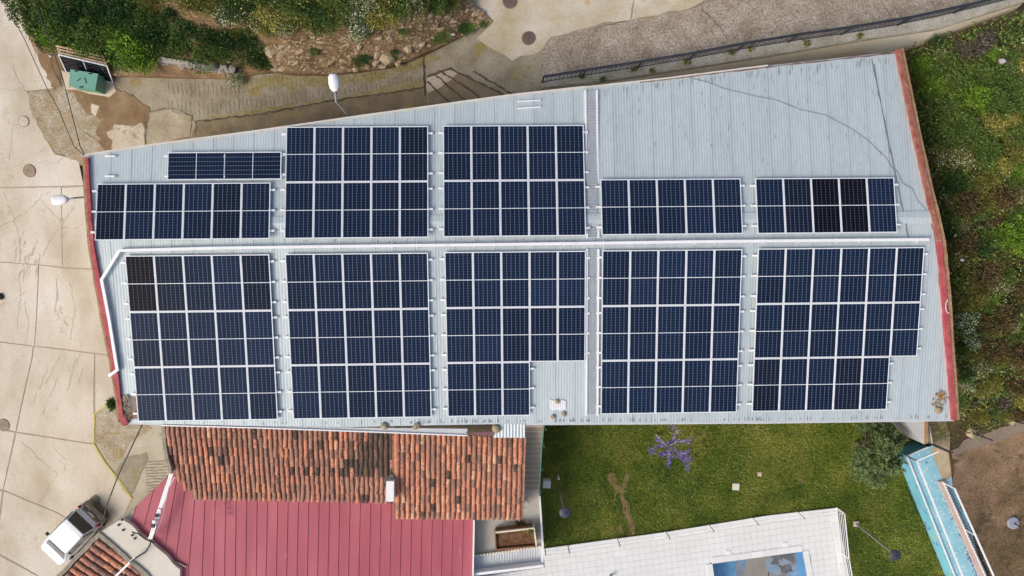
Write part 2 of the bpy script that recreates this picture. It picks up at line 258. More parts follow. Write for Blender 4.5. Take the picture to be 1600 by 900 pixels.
# ------------------------------------------------------------------ mesh building
def wloc(o):
    v = Vector((0, 0, 0))
    while o is not None: v += o.location; o = o.parent
    return v
def tag(o, label=None, cat=None, group=None, kind=None):
    if label: o['label'] = label
    if cat: o['category'] = cat
    if group: o['group'] = group
    if kind: o['kind'] = kind
    return o
def thing(name, label, cat, loc=(0, 0, 0), group=None, rot=None):
    o = bpy.data.objects.new(name, None); COL.objects.link(o); o.location = loc; o.empty_display_size = .2
    if rot is not None: o.rotation_euler = rot
    return tag(o, label, cat, group)
def place(name, me, parent=None, loc=None, rot=None, scale=None):
    o = bpy.data.objects.new(name, me); COL.objects.link(o); o.parent = parent
    if loc is not None: o.location = loc
    if rot is not None: o.rotation_euler = rot
    if scale is not None: o.scale = scale
    return o
class MB:
    def __init__(s): s.v = []; s.f = []; s.m = []; s.cur = 0
    def add(s, vs, fs):
        b = len(s.v); s.v += [tuple(v) for v in vs]; s.f += [tuple(b + i for i in f) for f in fs]; s.m += [s.cur] * len(fs); return s
    def box(s, c, size, ax=None):
        c = Vector(c); X, Y, Z = ax if ax else (Vector((1,0,0)), Vector((0,1,0)), Vector((0,0,1)))
        a, b, d = [x / 2 for x in size]
        vs = [c + X * (a * i) + Y * (b * j) + Z * (d * k) for k in (-1, 1) for j in (-1, 1) for i in (-1, 1)]
        return s.add(vs, [(0,2,3,1),(4,5,7,6),(0,1,5,4),(2,6,7,3),(0,4,6,2),(1,3,7,5)])
    def bar(s, p, q, w, h, up=Vector((0,0,1))):
        p, q = Vector(p), Vector(q); X = (q - p); l = X.length; X.normalize(); Y = up.cross(X)
        if Y.length < 1e-4: Y = Vector((0,1,0)).cross(X)
        Y.normalize(); Z = X.cross(Y)
        return s.box((p + q) / 2, (l, w, h), (X, Y, Z))
    def tube(s, pts, r, n=6, r2=None):
        pts = [Vector(p) for p in pts]; rings = []; N = len(pts)
        for i, p in enumerate(pts):
            t = (pts[min(i + 1, N - 1)] - pts[max(i - 1, 0)]).normalized(); u = t.cross(Vector((0,0,1)))
            if u.length < 1e-3: u = Vector((1,0,0))
            u.normalize(); w = t.cross(u); rr = r if r2 is None else r + (r2 - r) * i / (N - 1)
            rings.append([p + (u * math.cos(a) + w * math.sin(a)) * rr for a in [2 * math.pi * k / n for k in range(n)]])
        vs = [v for g in rings for v in g]; fs = []
        for i in range(N - 1):
            for k in range(n): fs.append((i*n + k, i*n + (k+1) % n, (i+1)*n + (k+1) % n, (i+1)*n + k))
        fs += [tuple(range(n))[::-1], tuple((N-1)*n + k for k in range(n))]
        return s.add(vs, fs)
    def prism(s, top, depth=None, zb=None):          # top: list of 3D points; sides go straight down
        top = [Vector(p) for p in top]; n = len(top)
        a = sum(top[i].x * top[(i+1) % n].y - top[(i+1) % n].x * top[i].y for i in range(n))
        if a < 0: top = top[::-1]
        bot = [Vector((p.x, p.y, (p.z - depth) if depth is not None else zb)) for p in top]
        return s.add(top + bot, [tuple(range(n)), tuple(range(2*n - 1, n - 1, -1))] + [(i, n + i, n + (i+1) % n, (i+1) % n) for i in range(n)])
    def lathe(s, c, prof, n=16, ax=None):            # prof: (r, z) from the bottom up
        c = Vector(c); X, Y, Z = ax if ax else (Vector((1,0,0)), Vector((0,1,0)), Vector((0,0,1)))
        vs = [c + (X * math.cos(2*math.pi*k/n) + Y * math.sin(2*math.pi*k/n)) * r + Z * z for r, z in prof for k in range(n)]
        m = len(prof); fs = [(i*n+k, i*n+(k+1) % n, (i+1)*n+(k+1) % n, (i+1)*n+k) for i in range(m-1) for k in range(n)]
        fs += [tuple(range(n))[::-1], tuple((m-1)*n+k for k in range(n))]
        return s.add(vs, fs)
    def ribbon(s, pts, w, up=0.0):                   # flat strip along points, lying on them
        pts = [Vector(p) for p in pts]; N = len(pts); vs = []
        for i, p in enumerate(pts):
            t = (pts[min(i+1, N-1)] - pts[max(i-1, 0)]); t.z = 0; t.normalize(); nrm = Vector((-t.y, t.x, 0)); ww = w[i] if hasattr(w, '__len__') else w
            vs += [p + nrm * ww/2 + Vector((0,0,up)), p - nrm * ww/2 + Vector((0,0,up))]
        return s.add(vs, [(2*i, 2*i+1, 2*i+3, 2*i+2) for i in range(N-1)])
    def mesh(s, name, mats, smooth=False, off=None):
        me = bpy.data.meshes.new(name); v = s.v if off is None else [(a - off.x, b - off.y, c - off.z) for a, b, c in s.v]
        me.from_pydata(v, [], s.f)
        for m in (mats if isinstance(mats, (list, tuple)) else [mats]): me.materials.append(m)
        me.polygons.foreach_set('material_index', s.m)
        if smooth: me.polygons.foreach_set('use_smooth', [True] * len(me.polygons))
        me.update(); return me
    def build(s, name, mats, parent=None, smooth=False, base=None):
        if base is not None:                          # a top-level mesh with its origin at its base
            base = Vector(base); return place(name, s.mesh(name, mats, smooth, base), None, base)
        return place(name, s.mesh(name, mats, smooth, wloc(parent) if parent else None), parent)
def rough(poly, step=12, amp=3.0, seed=0, closed=True):
    r = np.random.default_rng(seed); out = []; n = len(poly)
    for i in range(n if closed else n - 1):
        a, b = np.array(poly[i], float), np.array(poly[(i+1) % n], float); k = max(1, int(np.hypot(*(b - a)) / step))
        for j in range(k):
            p = a + (b - a) * j / k
            if j: p = p + r.normal(0, amp, 2)
            out.append(tuple(p))
    if not closed: out.append(tuple(poly[-1]))
    return out
def patch(name, poly, H, m, off=0.0, parent=None, kind='structure', cell=.6, skirt=None, label=None):
    """sheet of ground: the photo outline laid on height field H, cut on a shared world grid so that sheets follow each other"""
    px = [p[0] for p in poly]; py = [p[1] for p in poly]; g = G(px, py, H)
    bm = bmesh.new(); vs = [bm.verts.new((a, b, 0)) for a, b, c in g]; bm.faces.new(vs)
    bm.normal_update()
    bmesh.ops.triangulate(bm, faces=bm.faces[:], ngon_method='EAR_CLIP')
    if not isinstance(H, Flat):
        for ax in (0, 1):
            lo, hi = g[:, ax].min(), g[:, ax].max()
            k = math.ceil(lo / cell)
            while k * cell < hi:
                no = (1, 0, 0) if ax == 0 else (0, 1, 0); co = (k * cell, 0, 0) if ax == 0 else (0, k * cell, 0)
                bmesh.ops.bisect_plane(bm, geom=bm.verts[:] + bm.edges[:] + bm.faces[:], dist=1e-5, plane_co=co, plane_no=no); k += 1
    for f in bm.faces:
        if f.normal.z < 0: f.normal_flip()
    xs = np.array([v.co[:2] for v in bm.verts]); zs = H(xs[:, 0], xs[:, 1]) + off
    for v, z in zip(bm.verts, zs): v.co.z = z
    if skirt:
        be = [e for e in bm.edges if e.is_boundary]
        r = bmesh.ops.extrude_edge_only(bm, edges=be)
        for v in r['geom']:
            if isinstance(v, bmesh.types.BMVert): v.co.z -= skirt
    me = bpy.data.meshes.new(name); bm.to_mesh(me); bm.free(); me.materials.append(m)
    if parent is not None: me.transform(Matrix.Translation(-wloc(parent)))
    o = place(name, me, parent)
    if kind and parent is None: o['kind'] = kind
    return o
def inpoly(px, py, poly):
    c = np.zeros(len(px), bool); n = len(poly)
    for i in range(n):
        x1, y1 = poly[i]; x2, y2 = poly[(i+1) % n]
        if y1 == y2: continue
        t = ((y1 > py) != (y2 > py)) & (px < (x2 - x1) * (py - y1) / (y2 - y1) + x1); c ^= t
    return c
def scatter(poly, n, H, off=0):
    a = np.array(poly); px = rng.uniform(a[:,0].min(), a[:,0].max(), n); py = rng.uniform(a[:,1].min(), a[:,1].max(), n)
    k = inpoly(px, py, poly); px, py = px[k], py[k]
    return px, py, G(px, py, H, off)
def leaf_mesh(name, pos, size, m, up=.35, aspect=.5, dirs=None, smooth=False):
    """one small folded leaf per position"""
    n = len(pos); pos = np.asarray(pos, float); size = np.broadcast_to(np.asarray(size, float), (n,)) * rng.uniform(.6, 1.35, n)
    if dirs is None:
        d = rng.normal(0, 1, (n, 3)); d[:, 2] += up
    else: d = np.asarray(dirs, float) + rng.normal(0, .25, (n, 3))
    d /= np.linalg.norm(d, axis=1)[:, None]
    s = np.cross(d, rng.normal(0, 1, (n, 3))); s /= np.linalg.norm(s, axis=1)[:, None] + 1e-9
    L_ = size[:, None]; A = pos; B = pos + d * L_ * .5 + s * L_ * aspect * .5; Cc = pos + d * L_; D = pos + d * L_ * .5 - s * L_ * aspect * .5
    v = np.stack([A, B, Cc, D], 1).reshape(-1, 3)
    return raw(name, v, np.arange(4 * n).reshape(-1, 4), m)
def raw(name, v, f, m):
    me = bpy.data.meshes.new(name); nv, (nf, k) = len(v), f.shape
    me.vertices.add(nv); me.vertices.foreach_set('co', np.ascontiguousarray(v, np.float32).ravel())
    me.loops.add(nf * k); me.loops.foreach_set('vertex_index', f.astype(np.int32).ravel())
    me.polygons.add(nf); me.polygons.foreach_set('loop_start', np.arange(0, nf * k, k, dtype=np.int32)); me.polygons.foreach_set('loop_total', np.full(nf, k, np.int32))
    me.materials.append(m); me.update(calc_edges=True); me.validate(); return me
TENS = {2:'twenty',3:'thirty',4:'forty',5:'fifty',6:'sixty',7:'seventy',8:'eighty',9:'ninety'}
ORD = ['first','second','third','fourth','fifth','sixth','seventh','eighth','ninth','tenth','eleventh','twelfth','thirteenth','fourteenth','fifteenth','sixteenth','seventeenth','eighteenth','nineteenth','twentieth']
for t_ in (2,3,4,5,6,7,8,9):
    ORD += [TENS[t_] + ' ' + ORD[k] for k in range(9)] + ([TENS[t_ + 1][:-1] + 'ieth'] if t_ < 9 else [])
UP = Vector((0, 0, 1))

# ================================================================== THE GROUND
g = MB(); g.add([(-150,-150,-7),(150,-150,-7),(150,150,-7),(-150,150,-7)], [(0,1,2,3)])
tag(g.build('ground', M['ground']), kind='structure')
# ---- left road: dark joint bed, slabs of concrete on it
ROAD = [(-260,-160),(10,-160),(28,0),(45,55),(52,72),(88,138),(60,150),(70,200),(100,262),(140,300),(175,450),(200,640),(260,735),(215,800),(260,1000),(-260,1000)]
road = patch('road', ROAD, STREET, M['roadjoint'], 0.0, skirt=4)
def curve_x(y):                          # the long joint running down the road
    return np.interp(y, [409,472,560,675,766,870,1000], [62,59,51,26,6,-30,-70])
J = [[(-240,300),(0,293),(128,291)], [(-240,400),(0,409),(100,418),(150,421)], [(-240,510),(0,534),(75,543),(178,556)], [(-240,620),(25,675),(140,693),(160,697)], [(-240,690),(5,766),(88,800),(170,850)], [(-240,760),(0,867),(55,897),(140,960)]]
slabs = [
 [(-240,-150),(8,-150),(27,0),(44,55),(50,71),(85,137),(42,141),(-240,120)],
 [(-240,121.5),(41,142.5),(50,160),(58,195),(85,241),(122,250),(130,289),(0,291.5),(-240,298.5)],
 [(-240,301.5),(0,294.5),(130,292.5),(138,350),(142,372),(148,419),(98,416),(97,352),(96,294)],
 [(-240,301.6),(0,294.6),(95,293),(96,352),(97,416),(0,407.7),(-240,398.5)],
 [(-240,401.5),(0,410.5),(60,414.5),(57,472),(53,540),(0,532.5),(-240,508.5)],
 [(62,415),(99,419.5),(150,422.5),(172,520),(180,554.5),(76,541.5),(55,540),(60,472)],
 [(-240,511.5),(0,535.5),(51,541.5),(49,560),(24,673),(-240,618.5)],
 [(54,542),(76,544.5),(147,553.5),(147,690),(140,691),(27,673.5),(52,560)],
 [(149.5,554),(180,557.5),(186,600),(190,640),(172,628),(150,643)],
 [(-240,621.5),(23,676),(4,764),(-240,688.5)],
 [(27,677),(140,694.5),(147,694),(165,722),(205,778),(190,812),(140,832),(89,798.5),(7,764.5)],
 [(-240,691.5),(3,767.5),(-8,862),(-240,758.5)],
 [(7,768),(88,801.5),(170,852),(240,1000),(150,960),(56,895.5),(1,864.5),(-5,860)],
 [(-240,761.5),(-5,866),(55,898.5),(150,964),(230,1000),(-240,1000)],
]
# the third outline overlaps the fourth: keep only its right part
slabs[2] = [(97.5,294.2),(130,292.5),(138,350),(142,372),(148,419),(98.5,416.3),(98,352)]
for s_ in slabs:                         # joints stay about a finger wide
    c_ = np.mean(np.array(s_, float), 0); patch('concrete_slab', [tuple(np.array(p) + (np.array(p) - c_) / (np.linalg.norm(np.array(p) - c_) + 1e-6) * .75) for p in s_], STREET, M['road'], .016, road)
ck = MB()
def crack(pts, H=STREET, off=.024, w=.014, amp=1.2, seed=1):
    q = rough(pts, 5, amp, seed, closed=False); g_ = G([p[0] for p in q], [p[1] for p in q], H, off); r = np.random.default_rng(seed); ck.ribbon(g_, list(w * r.uniform(.4, 1.3, len(g_))))
for i, c in enumerate([[(-20,360),(22,345),(45,328),(62,312),(68,302)],[(22,345),(30,370),(33,409)],[(5,300),(15,325),(24,343)],[(52,262),(70,250),(92,255)],[(92,255),(100,240),(115,235)],
        [(15,250),(20,200),(38,190)],[(66,312),(80,330),(95,345)],[(95,355),(115,358),(130,350)],[(40,470),(45,500),(42,540)],[(35,690),(90,740),(60,790)],[(85,700),(105,720),(100,740)],[(30,430),(32,460),(28,510)],
        [(60,240),(66,235),(80,225)],[(0,480),(20,470),(40,455)],[(20,100),(30,130),(45,145)],[(110,440),(118,480),(110,530)]]): crack(c, seed=i)
ck.build('crack', M['roadjoint2'], road)['kind'] = 'stuff'
# skid marks and oil spots on the road
ck = MB()
for i, (a, b, w) in enumerate([(p, q, ww * .45) for p, q, ww in [((118,322),(80,372),.12),((80,372),(68,400),.10),((40,400),(36,440),.15),((33,370),(31,410),.10),((62,395),(58,432),.12),((88,435),(92,470),.12),((92,560),(72,600),.22),((120,560),(105,610),.2),((90,445),(86,490),.10),((45,395),(44,405),.2)]] + [((x, y), (x - l * .35, y + l), ww) for x, y, l, ww in [(rng.uniform(25,60), rng.uniform(360,430), rng.uniform(5,14), rng.uniform(.02,.09)) for _ in range(26)] + [(rng.uniform(60,140), rng.uniform(540,640), rng.uniform(15,35), rng.uniform(.02,.05)) for _ in range(7)]]):
    crack([a, b], w=w, seed=40+i, amp=.8, off=.026)
tag(ck.build('tyre_mark', mat('grey tyre rubber mark', [(.41,.35,.265),(.52,.455,.36)], scale=9, fine=.3), road), kind='stuff')
# ---- lane with its patches
LANE = [(40,143),(88,138),(52,72),(120,60),(240,60),(420,60),(720,-30),(740,-160),(1700,-160),(1700,-60),(1600,4),(1462,47),(1345,64),(1200,89),(1025,116),(940,129),(847,139),(800,175),(660,190),(545,215),(240,255),(135,262),(85,241),(58,195)]
lane = patch('lane', LANE, STREET, M['lane'], .004, skirt=6)
def slab(poly, m, k, off=.02, step=14, amp=1.6, name='concrete_slab'):
    return patch(name, rough(poly, step, amp, k), STREET, M[m], off, lane)
slab([(740,-140),(1000,-140),(1150,-140),(1180,-30),(1075,14),(1000,28),(930,40),(860,58),(845,80),(800,95),(745,60),(772,34),(726,8)], 'yellowcon', 1)
slab([(1160,-140),(1700,-150),(1700,-62),(1600,2),(1462,45),(1345,62),(1200,87),(1025,114),(940,127),(848,137),(845,100),(847,82),(862,60),(932,42),(1002,30),(1077,16),(1184,-28)], 'cobble', 2, amp=.9)
slab([(275,250),(130,258),(262,205),(306,190),(410,178),(505,160),(560,152),(665,137),(668,160),(800,148),(800,172),(545,200)], 'ramp', 3, amp=.7)
slab([(666,121),(705,108),(760,135),(792,149),(785,165),(670,170)], 'ramp', 4, amp=.6)
slab([(667,122),(704,109),(716,114),(700,128),(684,139),(668,146)], 'groove', 44, .028, 6, 1.0)
slab([(500,160),(664,122),(665,136),(560,151),(505,159)], 'mossy', 45, .026, 8, .9)
slab([(300,188),(410,170),(505,152),(505,159),(410,177),(306,189)], 'mossy', 46, .026, 8, .9)
slab([(430,118),(520,121),(600,113),(676,84),(690,92),(610,122),(520,134),(430,134),(385,140),(380,128)], 'mossy', 47, .026, 8, 1.5)
slab([(44,145),(100,138),(118,140),(140,160),(165,190),(160,205),(185,230),(182,250),(128,255),(86,240),(60,195),(48,170)], 'rubble', 5, .02, 6, 2.2)
slab([(105,140),(118,128),(185,140),(205,150),(235,172),(229,200),(205,196),(185,205),(170,240),(150,205),(165,185),(140,180),(120,150)], 'dirt', 6, .028, 6, 2.6)
slab([(58,72),(85,75),(100,110),(96,132),(85,140),(72,112),(60,92)], 'dirt', 7, .028, 6, 1.8)
slab([(177,198),(222,192),(228,205),(228,240),(200,247),(182,240),(170,215)], 'midcon', 8, .03, 6, 2.2)
slab([(232,176),(268,170),(300,178),(306,195),(300,214),(232,228)], 'midcon2', 9, .024, 6, 2.2)
slab([(143,162),(156,166),(150,182),(143,176)], 'palecon', 10, .034, 6, .6)
slab([(96,110),(130,120),(178,130),(182,143),(172,152),(140,147),(100,140)], 'palecon', 11, .04)
ck = MB()
for i, c in enumerate([[(306,190),(410,178),(505,160),(560,152),(664,137)],[(662,70),(662,110),(664,150)],[(668,120),(706,107)],[(690,112),(762,160)],[(704,108),(790,150)],[(680,117),(735,165)],[(668,128),(705,165)],[(740,112),(800,148)],
        [(232,176),(255,170),(280,172),(300,182)],[(306,190),(306,210)],[(300,182),(297,214)],[(130,205),(160,225)],[(85,75),(80,100),(97,135)],[(228,180),(226,230)],[(985,30),(990,0),(1000,-30)],[(935,42),(978,34)],[(1095,14),(1130,50)]]):
    crack(c, STREET, .05, .075 if i in (0,1,2,3,4,5,6,7) else .022, .7, 60 + i)
ck.build('crack', M['lanejoint'], lane)['kind'] = 'stuff'
# fine cross grooves pressed into the lane concrete
ck = MB()
for i in range(58):
    x = 262 + i * 6.9
    top = np.interp(x, [262,370,430,510,600,680], [125,128,112,120,110,82]); bot = np.interp(x, [262,306,410,505,664], [172,184,173,156,134])
    if bot - top < 8: continue
    a, b = top + rng.uniform(0, 6), bot - rng.uniform(0, 6); m_ = (a + b) / 2
    for (s0, s1) in ((a, m_ - rng.uniform(0, 8)), (m_ + rng.uniform(0, 8), b)):
        if s1 - s0 > 4: crack([(x + rng.uniform(-1,1), s0), (x + 2 + rng.uniform(-1,1), s1)], STREET, .03, .02, .4, 100 + i)
for i in range(46):
    x = 860 + i * 14; y = np.interp(x, [860,1200,1500], [120,72,18]); l = rng.uniform(18, 40)
    crack([(x, y - 8), (x - l * .55, y - 8 - l)], STREET, .03, .018, .6, 200 + i)
ck.build('groove', M['joint'], lane)['kind'] = 'stuff'
# ---- alley below the left gable
ALLEY = [(148,646),(172,630),(192,642),(192,640),(300,640),(300,745),(268,740),(240,765),(190,815),(207,780),(165,724),(148,692)]
alley = patch('alley', ALLEY, STREET, M['alley'], .03)
patch('concrete_slab', rough([(178,742),(195,715),(228,706),(232,716),(215,755),(207,772),(198,770)], 8, .8, 3), STREET, M['lane'], .05, alley)
patch('concrete_slab', rough([(150,648),(185,636),(240,670),(205,690),(190,718),(172,722),(150,690)], 8, .8, 4), STREET, M['rubble'], .045, alley)
ck = MB()
for i in range(12): crack([(226 + i*.4, 722 + i * 4.5), (262, 720 + i * 4.6)], STREET, .06, .03, .5, 300 + i)
ck.build('groove', M['joint'], alley)['kind'] = 'stuff'
# ---- bank, slope, lawn
BANKP = [(10,-160),(28,-4),(45,52),(52,72),(90,85),(178,118),(200,118),(258,120),(372,124),(400,116),(424,112),(455,114),(510,117),(560,112),(605,106),(640,94),(682,76),(740,48),(772,33),(745,15),(728,2),(745,-160)]
bank = patch('bank', BANKP, BANK, M['bank'], .06, cell=.35, skirt=3)
EASTP = [(1400,84),(1440,72),(1475,58),(1600,14),(1740,-30),(1900,300),(1900,1000),(1590,1000),(1545,905),(1489,762),(1484,706),(1484,650),(1470,400),(1430,240)]
slope = patch('slope', EASTP, EAST, M['eastsoil'], 0, cell=.35, skirt=4)
patch('dirt_terrace', rough([(1486,706),(1530,690),(1590,668),(1700,640),(1900,640),(1900,990),(1590,990),(1547,905),(1492,765)], 14, 2.2, 5), EAST, M['dirtterrace'], .03, slope)
patch('dirt_path', rough([(1484,704),(1520,680),(1560,668),(1640,645),(1640,662),(1560,688),(1488,712)], 12, 1.4, 6), EAST, mat('grey brown path earth', [(.17,.13,.10),(.22,.17,.13)], scale=1, fine=.25, bump=.5), .05, slope)
LAWNP = [(820,600),(1480,600),(1480,690),(1415,760),(1478,900),(1520,1000),(1345,1000),(1326,900),(1307,794),(1200,806),(1040,832),(850,858),(843,860),(830,640)]
patch('lawn', LAWNP, LAWN, M['lawn'], 0, skirt=3)
lw = [rough([(947,742),(954,737),(962,746),(962,756),(972,760),(976,745),(984,738),(982,748),(976,770),(983,790),(990,815),(992,834),(982,836),(978,810),(972,790),(966,768),(960,790),(957,782),(961,765),(952,756)], 6, 1.0, 3),
      rough([(963,822),(970,818),(973,830),(966,833)], 5, .8, 4), rough([(1243,748),(1250,745),(1256,750),(1252,756)], 5, .8, 5)]
for q in lw: patch('bare_soil', rough(q, 4, 1.6, 77), LAWN, M['soil'], .02)

# ================================================================== THE WAREHOUSE AND ITS ROOF
ware = thing('warehouse', 'long gabled warehouse with a pale grey corrugated metal roof covered in solar panels', 'warehouse', P(800, 380, 0))
RO = -.14                                # roof sheets under the panel plane
pu, pd = roof_pl('u', RO), roof_pl('l', RO)
TOP = [(131,243),(240,226.5),(400,205.5),(545,184.5),(800,149),(915,136.5),(1045,122),(1200,102.5),(1402,80.5)]
LEFTU = [(131,243),(136,330),(142,372)]; LEFTL = [(143,378),(158,450),(178,560),(188,640),(194,661)]
RIGHTU = [(1402,80.5),(1431,225),(1458,345),(1465,376)]; RIGHTL = [(1465.5,379),(1471,450),(1489,656)]
BOT = [(194,661),(400,665.5),(540,667.5),(675,664.5),(820,662),(1200,659.5),(1489,656)]
def pts(l, pl): return [PP(a, b, pl) for a, b in l]
up_poly = pts(TOP, pu) + pts(RIGHTU, pu)[1:-1]; dn_poly = pts(BOT, pd)
xr = float(PP(1465, 377, pu).x); xl = float(PP(142, 378, pu).x)
up_poly = pts(TOP, pu) + [p for p in pts(RIGHTU[1:-1], pu)] + [Vector((xr, YR, 0)), Vector((xl, YR, 0))] + [p for p in pts(LEFTU[1:-1], pu)]
dn_poly = [Vector((xl, YR, 0)), Vector((xr, YR, 0))] + pts(RIGHTL[1:], pd) + pts(BOT[::-1], pd)[1:] + pts(LEFTL[1:-1][::-1], pd)
def span(poly, x):
    ys = []
    for i in range(len(poly)):
        a, b = poly[i], poly[(i+1) % len(poly)]
        if (a.x - x) * (b.x - x) <= 0 and abs(a.x - b.x) > 1e-9: ys.append(a.y + (b.y - a.y) * (x - a.x) / (b.x - a.x))
    return (min(ys), max(ys)) if len(ys) > 1 else None
PITCH = .107; NR = 7; SHW = PITCH * NR
for side, poly, pl in (('u', up_poly, pu), ('l', dn_poly, pd)):
    x0 = min(p.x for p in poly); x1 = max(p.x for p in poly); k = math.floor(x0 / SHW)
    while k * SHW < x1:
        xs = [k * SHW + SHW * i / (NR * 6) for i in range(NR * 6 + 1)]; mb = MB(); prev = None
        for i, x in enumerate(xs):
            sp = span(poly, x)
            if not sp or sp[1] - sp[0] < .02: prev = None; continue
            h = .0028 * math.cos(2 * math.pi * i / 6) + (.004 if i < 6 else 0)
            a, b = sp; vs = []
            for y in (a, b): vs.append((x, y, pl[0] + pl[2] * y + h))
            c = len(mb.v); mb.v += vs
            if prev is not None: mb.f.append((prev, c, c + 1, prev + 1)); mb.m.append(0)
            prev = c
        if mb.f: mb.build('roof_sheet', M['roof'], ware, smooth=True)
        k += 1
# ridge cap: two folded wings over the sheets
rc = MB(); zr = ZR + RO
for sgn, sl in ((1, SU), (-1, SL)):
    for a, b in ((xl + .1, xr - .1),):
        n_ = int((b - a) / (PITCH / 4)); vs = []
        for i in range(n_ + 1):
            x = a + (b - a) * i / n_; h = .006 * math.cos(i * math.pi / 2)
            vs += [(x, YR, zr + .05), (x, YR + sgn * .24, zr + .032 - .24 * math.tan(sl) + h)]
        rc.add(vs, [(2*i, 2*i+2, 2*i+3, 2*i+1) if sgn < 0 else (2*i, 2*i+1, 2*i+3, 2*i+2) for i in range(n_)])
rc.build('ridge_cap', M['roof'], ware)
# walls under the roof, set in a little
wl = MB(); ring = [p.copy() for p in up_poly[:-(len(LEFTU) - 2) - 2]] ; ring = []
for p in up_poly: ring.append((p.x, p.y, pu[0] + pu[2] * p.y))
cx, cy = 1.0, 0.5
full = [(p.x, p.y, pu[0] + pu[2]*p.y) for p in pts(TOP, pu) + pts(RIGHTU[1:-1], pu)] + [(p.x, p.y, pd[0] + pd[2]*p.y) for p in pts(RIGHTL, pd)] + [(p.x, p.y, pd[0] + pd[2]*p.y) for p in pts(BOT[::-1], pd)[1:]] + [(p.x, p.y, pd[0] + pd[2]*p.y) for p in pts(LEFTL[:-1][::-1], pd)] + [(p.x, p.y, pu[0] + pu[2]*p.y) for p in pts(LEFTU[1:-1][::-1], pu)]
ins = [Vector((x - .12 * np.sign(x - cx), y - .12 * np.sign(y - cy), z - .06)) for x, y, z in full]
n = len(ins); vs = ins + [Vector((p.x, p.y, -6.5)) for p in ins]
wl.add(vs, [(i, (i+1) % n, n + (i+1) % n, n + i) for i in range(n)])
wl.build('wall', M['wallrender'], ware)
def onroof(px, py, h=0.0):
    p = PP(px, py, (pu[0] + h, 0, pu[2])); return p if p.y > YR else PP(px, py, (pd[0] + h, 0, pd[2]))
# parapets over both gables: red inner strip, brick outer strip
def strip(inner, outer, lift, depth, name, m):
    mb = MB(); q = []
    for l in (inner, outer):
        row = []
        for a, b in l:
            row.append(onroof(a, b, lift))
        q.append(row)
    for i in range(len(inner) - 1):
        mb.prism([q[0][i], q[0][i+1], q[1][i+1], q[1][i]], depth)
    return mb.build(name, m, ware)
def dense(l, k=6):
    out = []
    for i in range(len(l) - 1):
        for j in range(k): out.append(tuple(np.array(l[i]) + (np.array(l[i+1]) - np.array(l[i])) * j / k + (rng.normal(0, .35, 2) if j else 0)))
    return out + [l[-1]]
strip(dense([(137.5,246),(142,330),(146,381)]), dense([(132.5,246),(137,330),(140.5,381)]), .12, 1.0, 'parapet', M['redpaint'])
strip(dense([(146,381.2),(158.5,450),(168.5,500),(178.5,550),(187,610),(193.5,655)]), dense([(140.5,381.2),(151,450),(160.5,500),(170.5,550),(180.5,610),(187,655)]), .12, 1.0, 'parapet', M['redpaint'])
strip(dense([(132.5,246),(137,330),(140.5,381)]), dense([(128.5,246),(132.5,330),(136.5,381)]), .05, 6, 'brick_edge', M['brick'])
strip(dense([(140.5,381.2),(151,450),(160.5,500),(170.5,550),(180.5,610),(187,655)]), dense([(136.5,381.2),(148,450),(156.5,500),(167,550),(177.5,610),(184,660)]), .05, 6, 'brick_edge', M['brick'])
strip(dense([(1400,78),(1430,225),(1464.5,377)]), dense([(1407,76),(1437.5,225),(1472,377)]), .12, 1.0, 'parapet', M['redworn'])
strip(dense([(1464.5,377.2),(1471,450),(1488.5,657)]), dense([(1472,377.2),(1479.5,450),(1494.5,656)]), .12, 1.0, 'parapet', M['redpaint'])
strip(dense([(1407,76),(1437.5,225),(1472,377)]), dense([(1412,75),(1443,225),(1478,377)]), .06, 6, 'brick_edge', M['brick'])
strip(dense([(1472,377.2),(1479.5,450),(1494.5,656)]), dense([(1478,377.2),(1485.5,450),(1499.5,656)]), .06, 6, 'brick_edge', M['brick'])
rp = MB(); e1 = PP(193, 655, pd); rp.prism([PP(a, b, (pd[0] + .13, 0, pd[2])) for a, b in [(187,652),(194,650),(200,661),(194,666),(189,664)]], 2); rp.build('parapet', M['redpaint'], ware)
# flashing along the long edges
fl = MB()
for i in range(len(TOP) - 2):
    (a, b), (c, d) = TOP[i], TOP[i+1]
    wd = 3.0 if i < 5 else 2.2
    fl.prism([PP(a, b + .6, (pu[0] + .07, 0, pu[2])), PP(c, d + .6, (pu[0] + .07, 0, pu[2])), PP(c, d + .6 - wd, (pu[0] + .07, 0, pu[2])), PP(a, b + .6 - wd, (pu[0] + .07, 0, pu[2]))], .12)
fl.build('edge_flashing', mat('off white flashing', [(.58,.53,.46),(.68,.64,.58)], scale=2, fine=.12), ware)
gt = MB(); gp = (pd[0] - .10, 0, pd[2])
for (a, b, c, d, w0, w1) in [(200,660.5,400,665.5,2.5,3),(400,665.5,540,668,3,4.5),(540,668,730,670,4.5,9),(820,662,1200,659.5,2.5,2.5),(1200,659.5,1490,656,2.5,2)]:
    gt.prism([PP(a, b, gp), PP(c, d, gp), PP(c, d + w1, gp), PP(a, b + w0, gp)], .08)
gt.build('eave_flashing', mat('pale flashing', [(.50,.53,.545),(.58,.60,.61)], scale=2, fine=.06), ware)
we = MB()
for (a, b, c, d) in [(252,664.5,400,668.5),(400,668.5,560,674),(560,674,730,680.5)]: we.bar(PP(a, b, (pd[0] - .05, 0, pd[2])), PP(c, d, (pd[0] - .05, 0, pd[2])), .045, .04)
we.build('edge_trim', M['white'], ware)
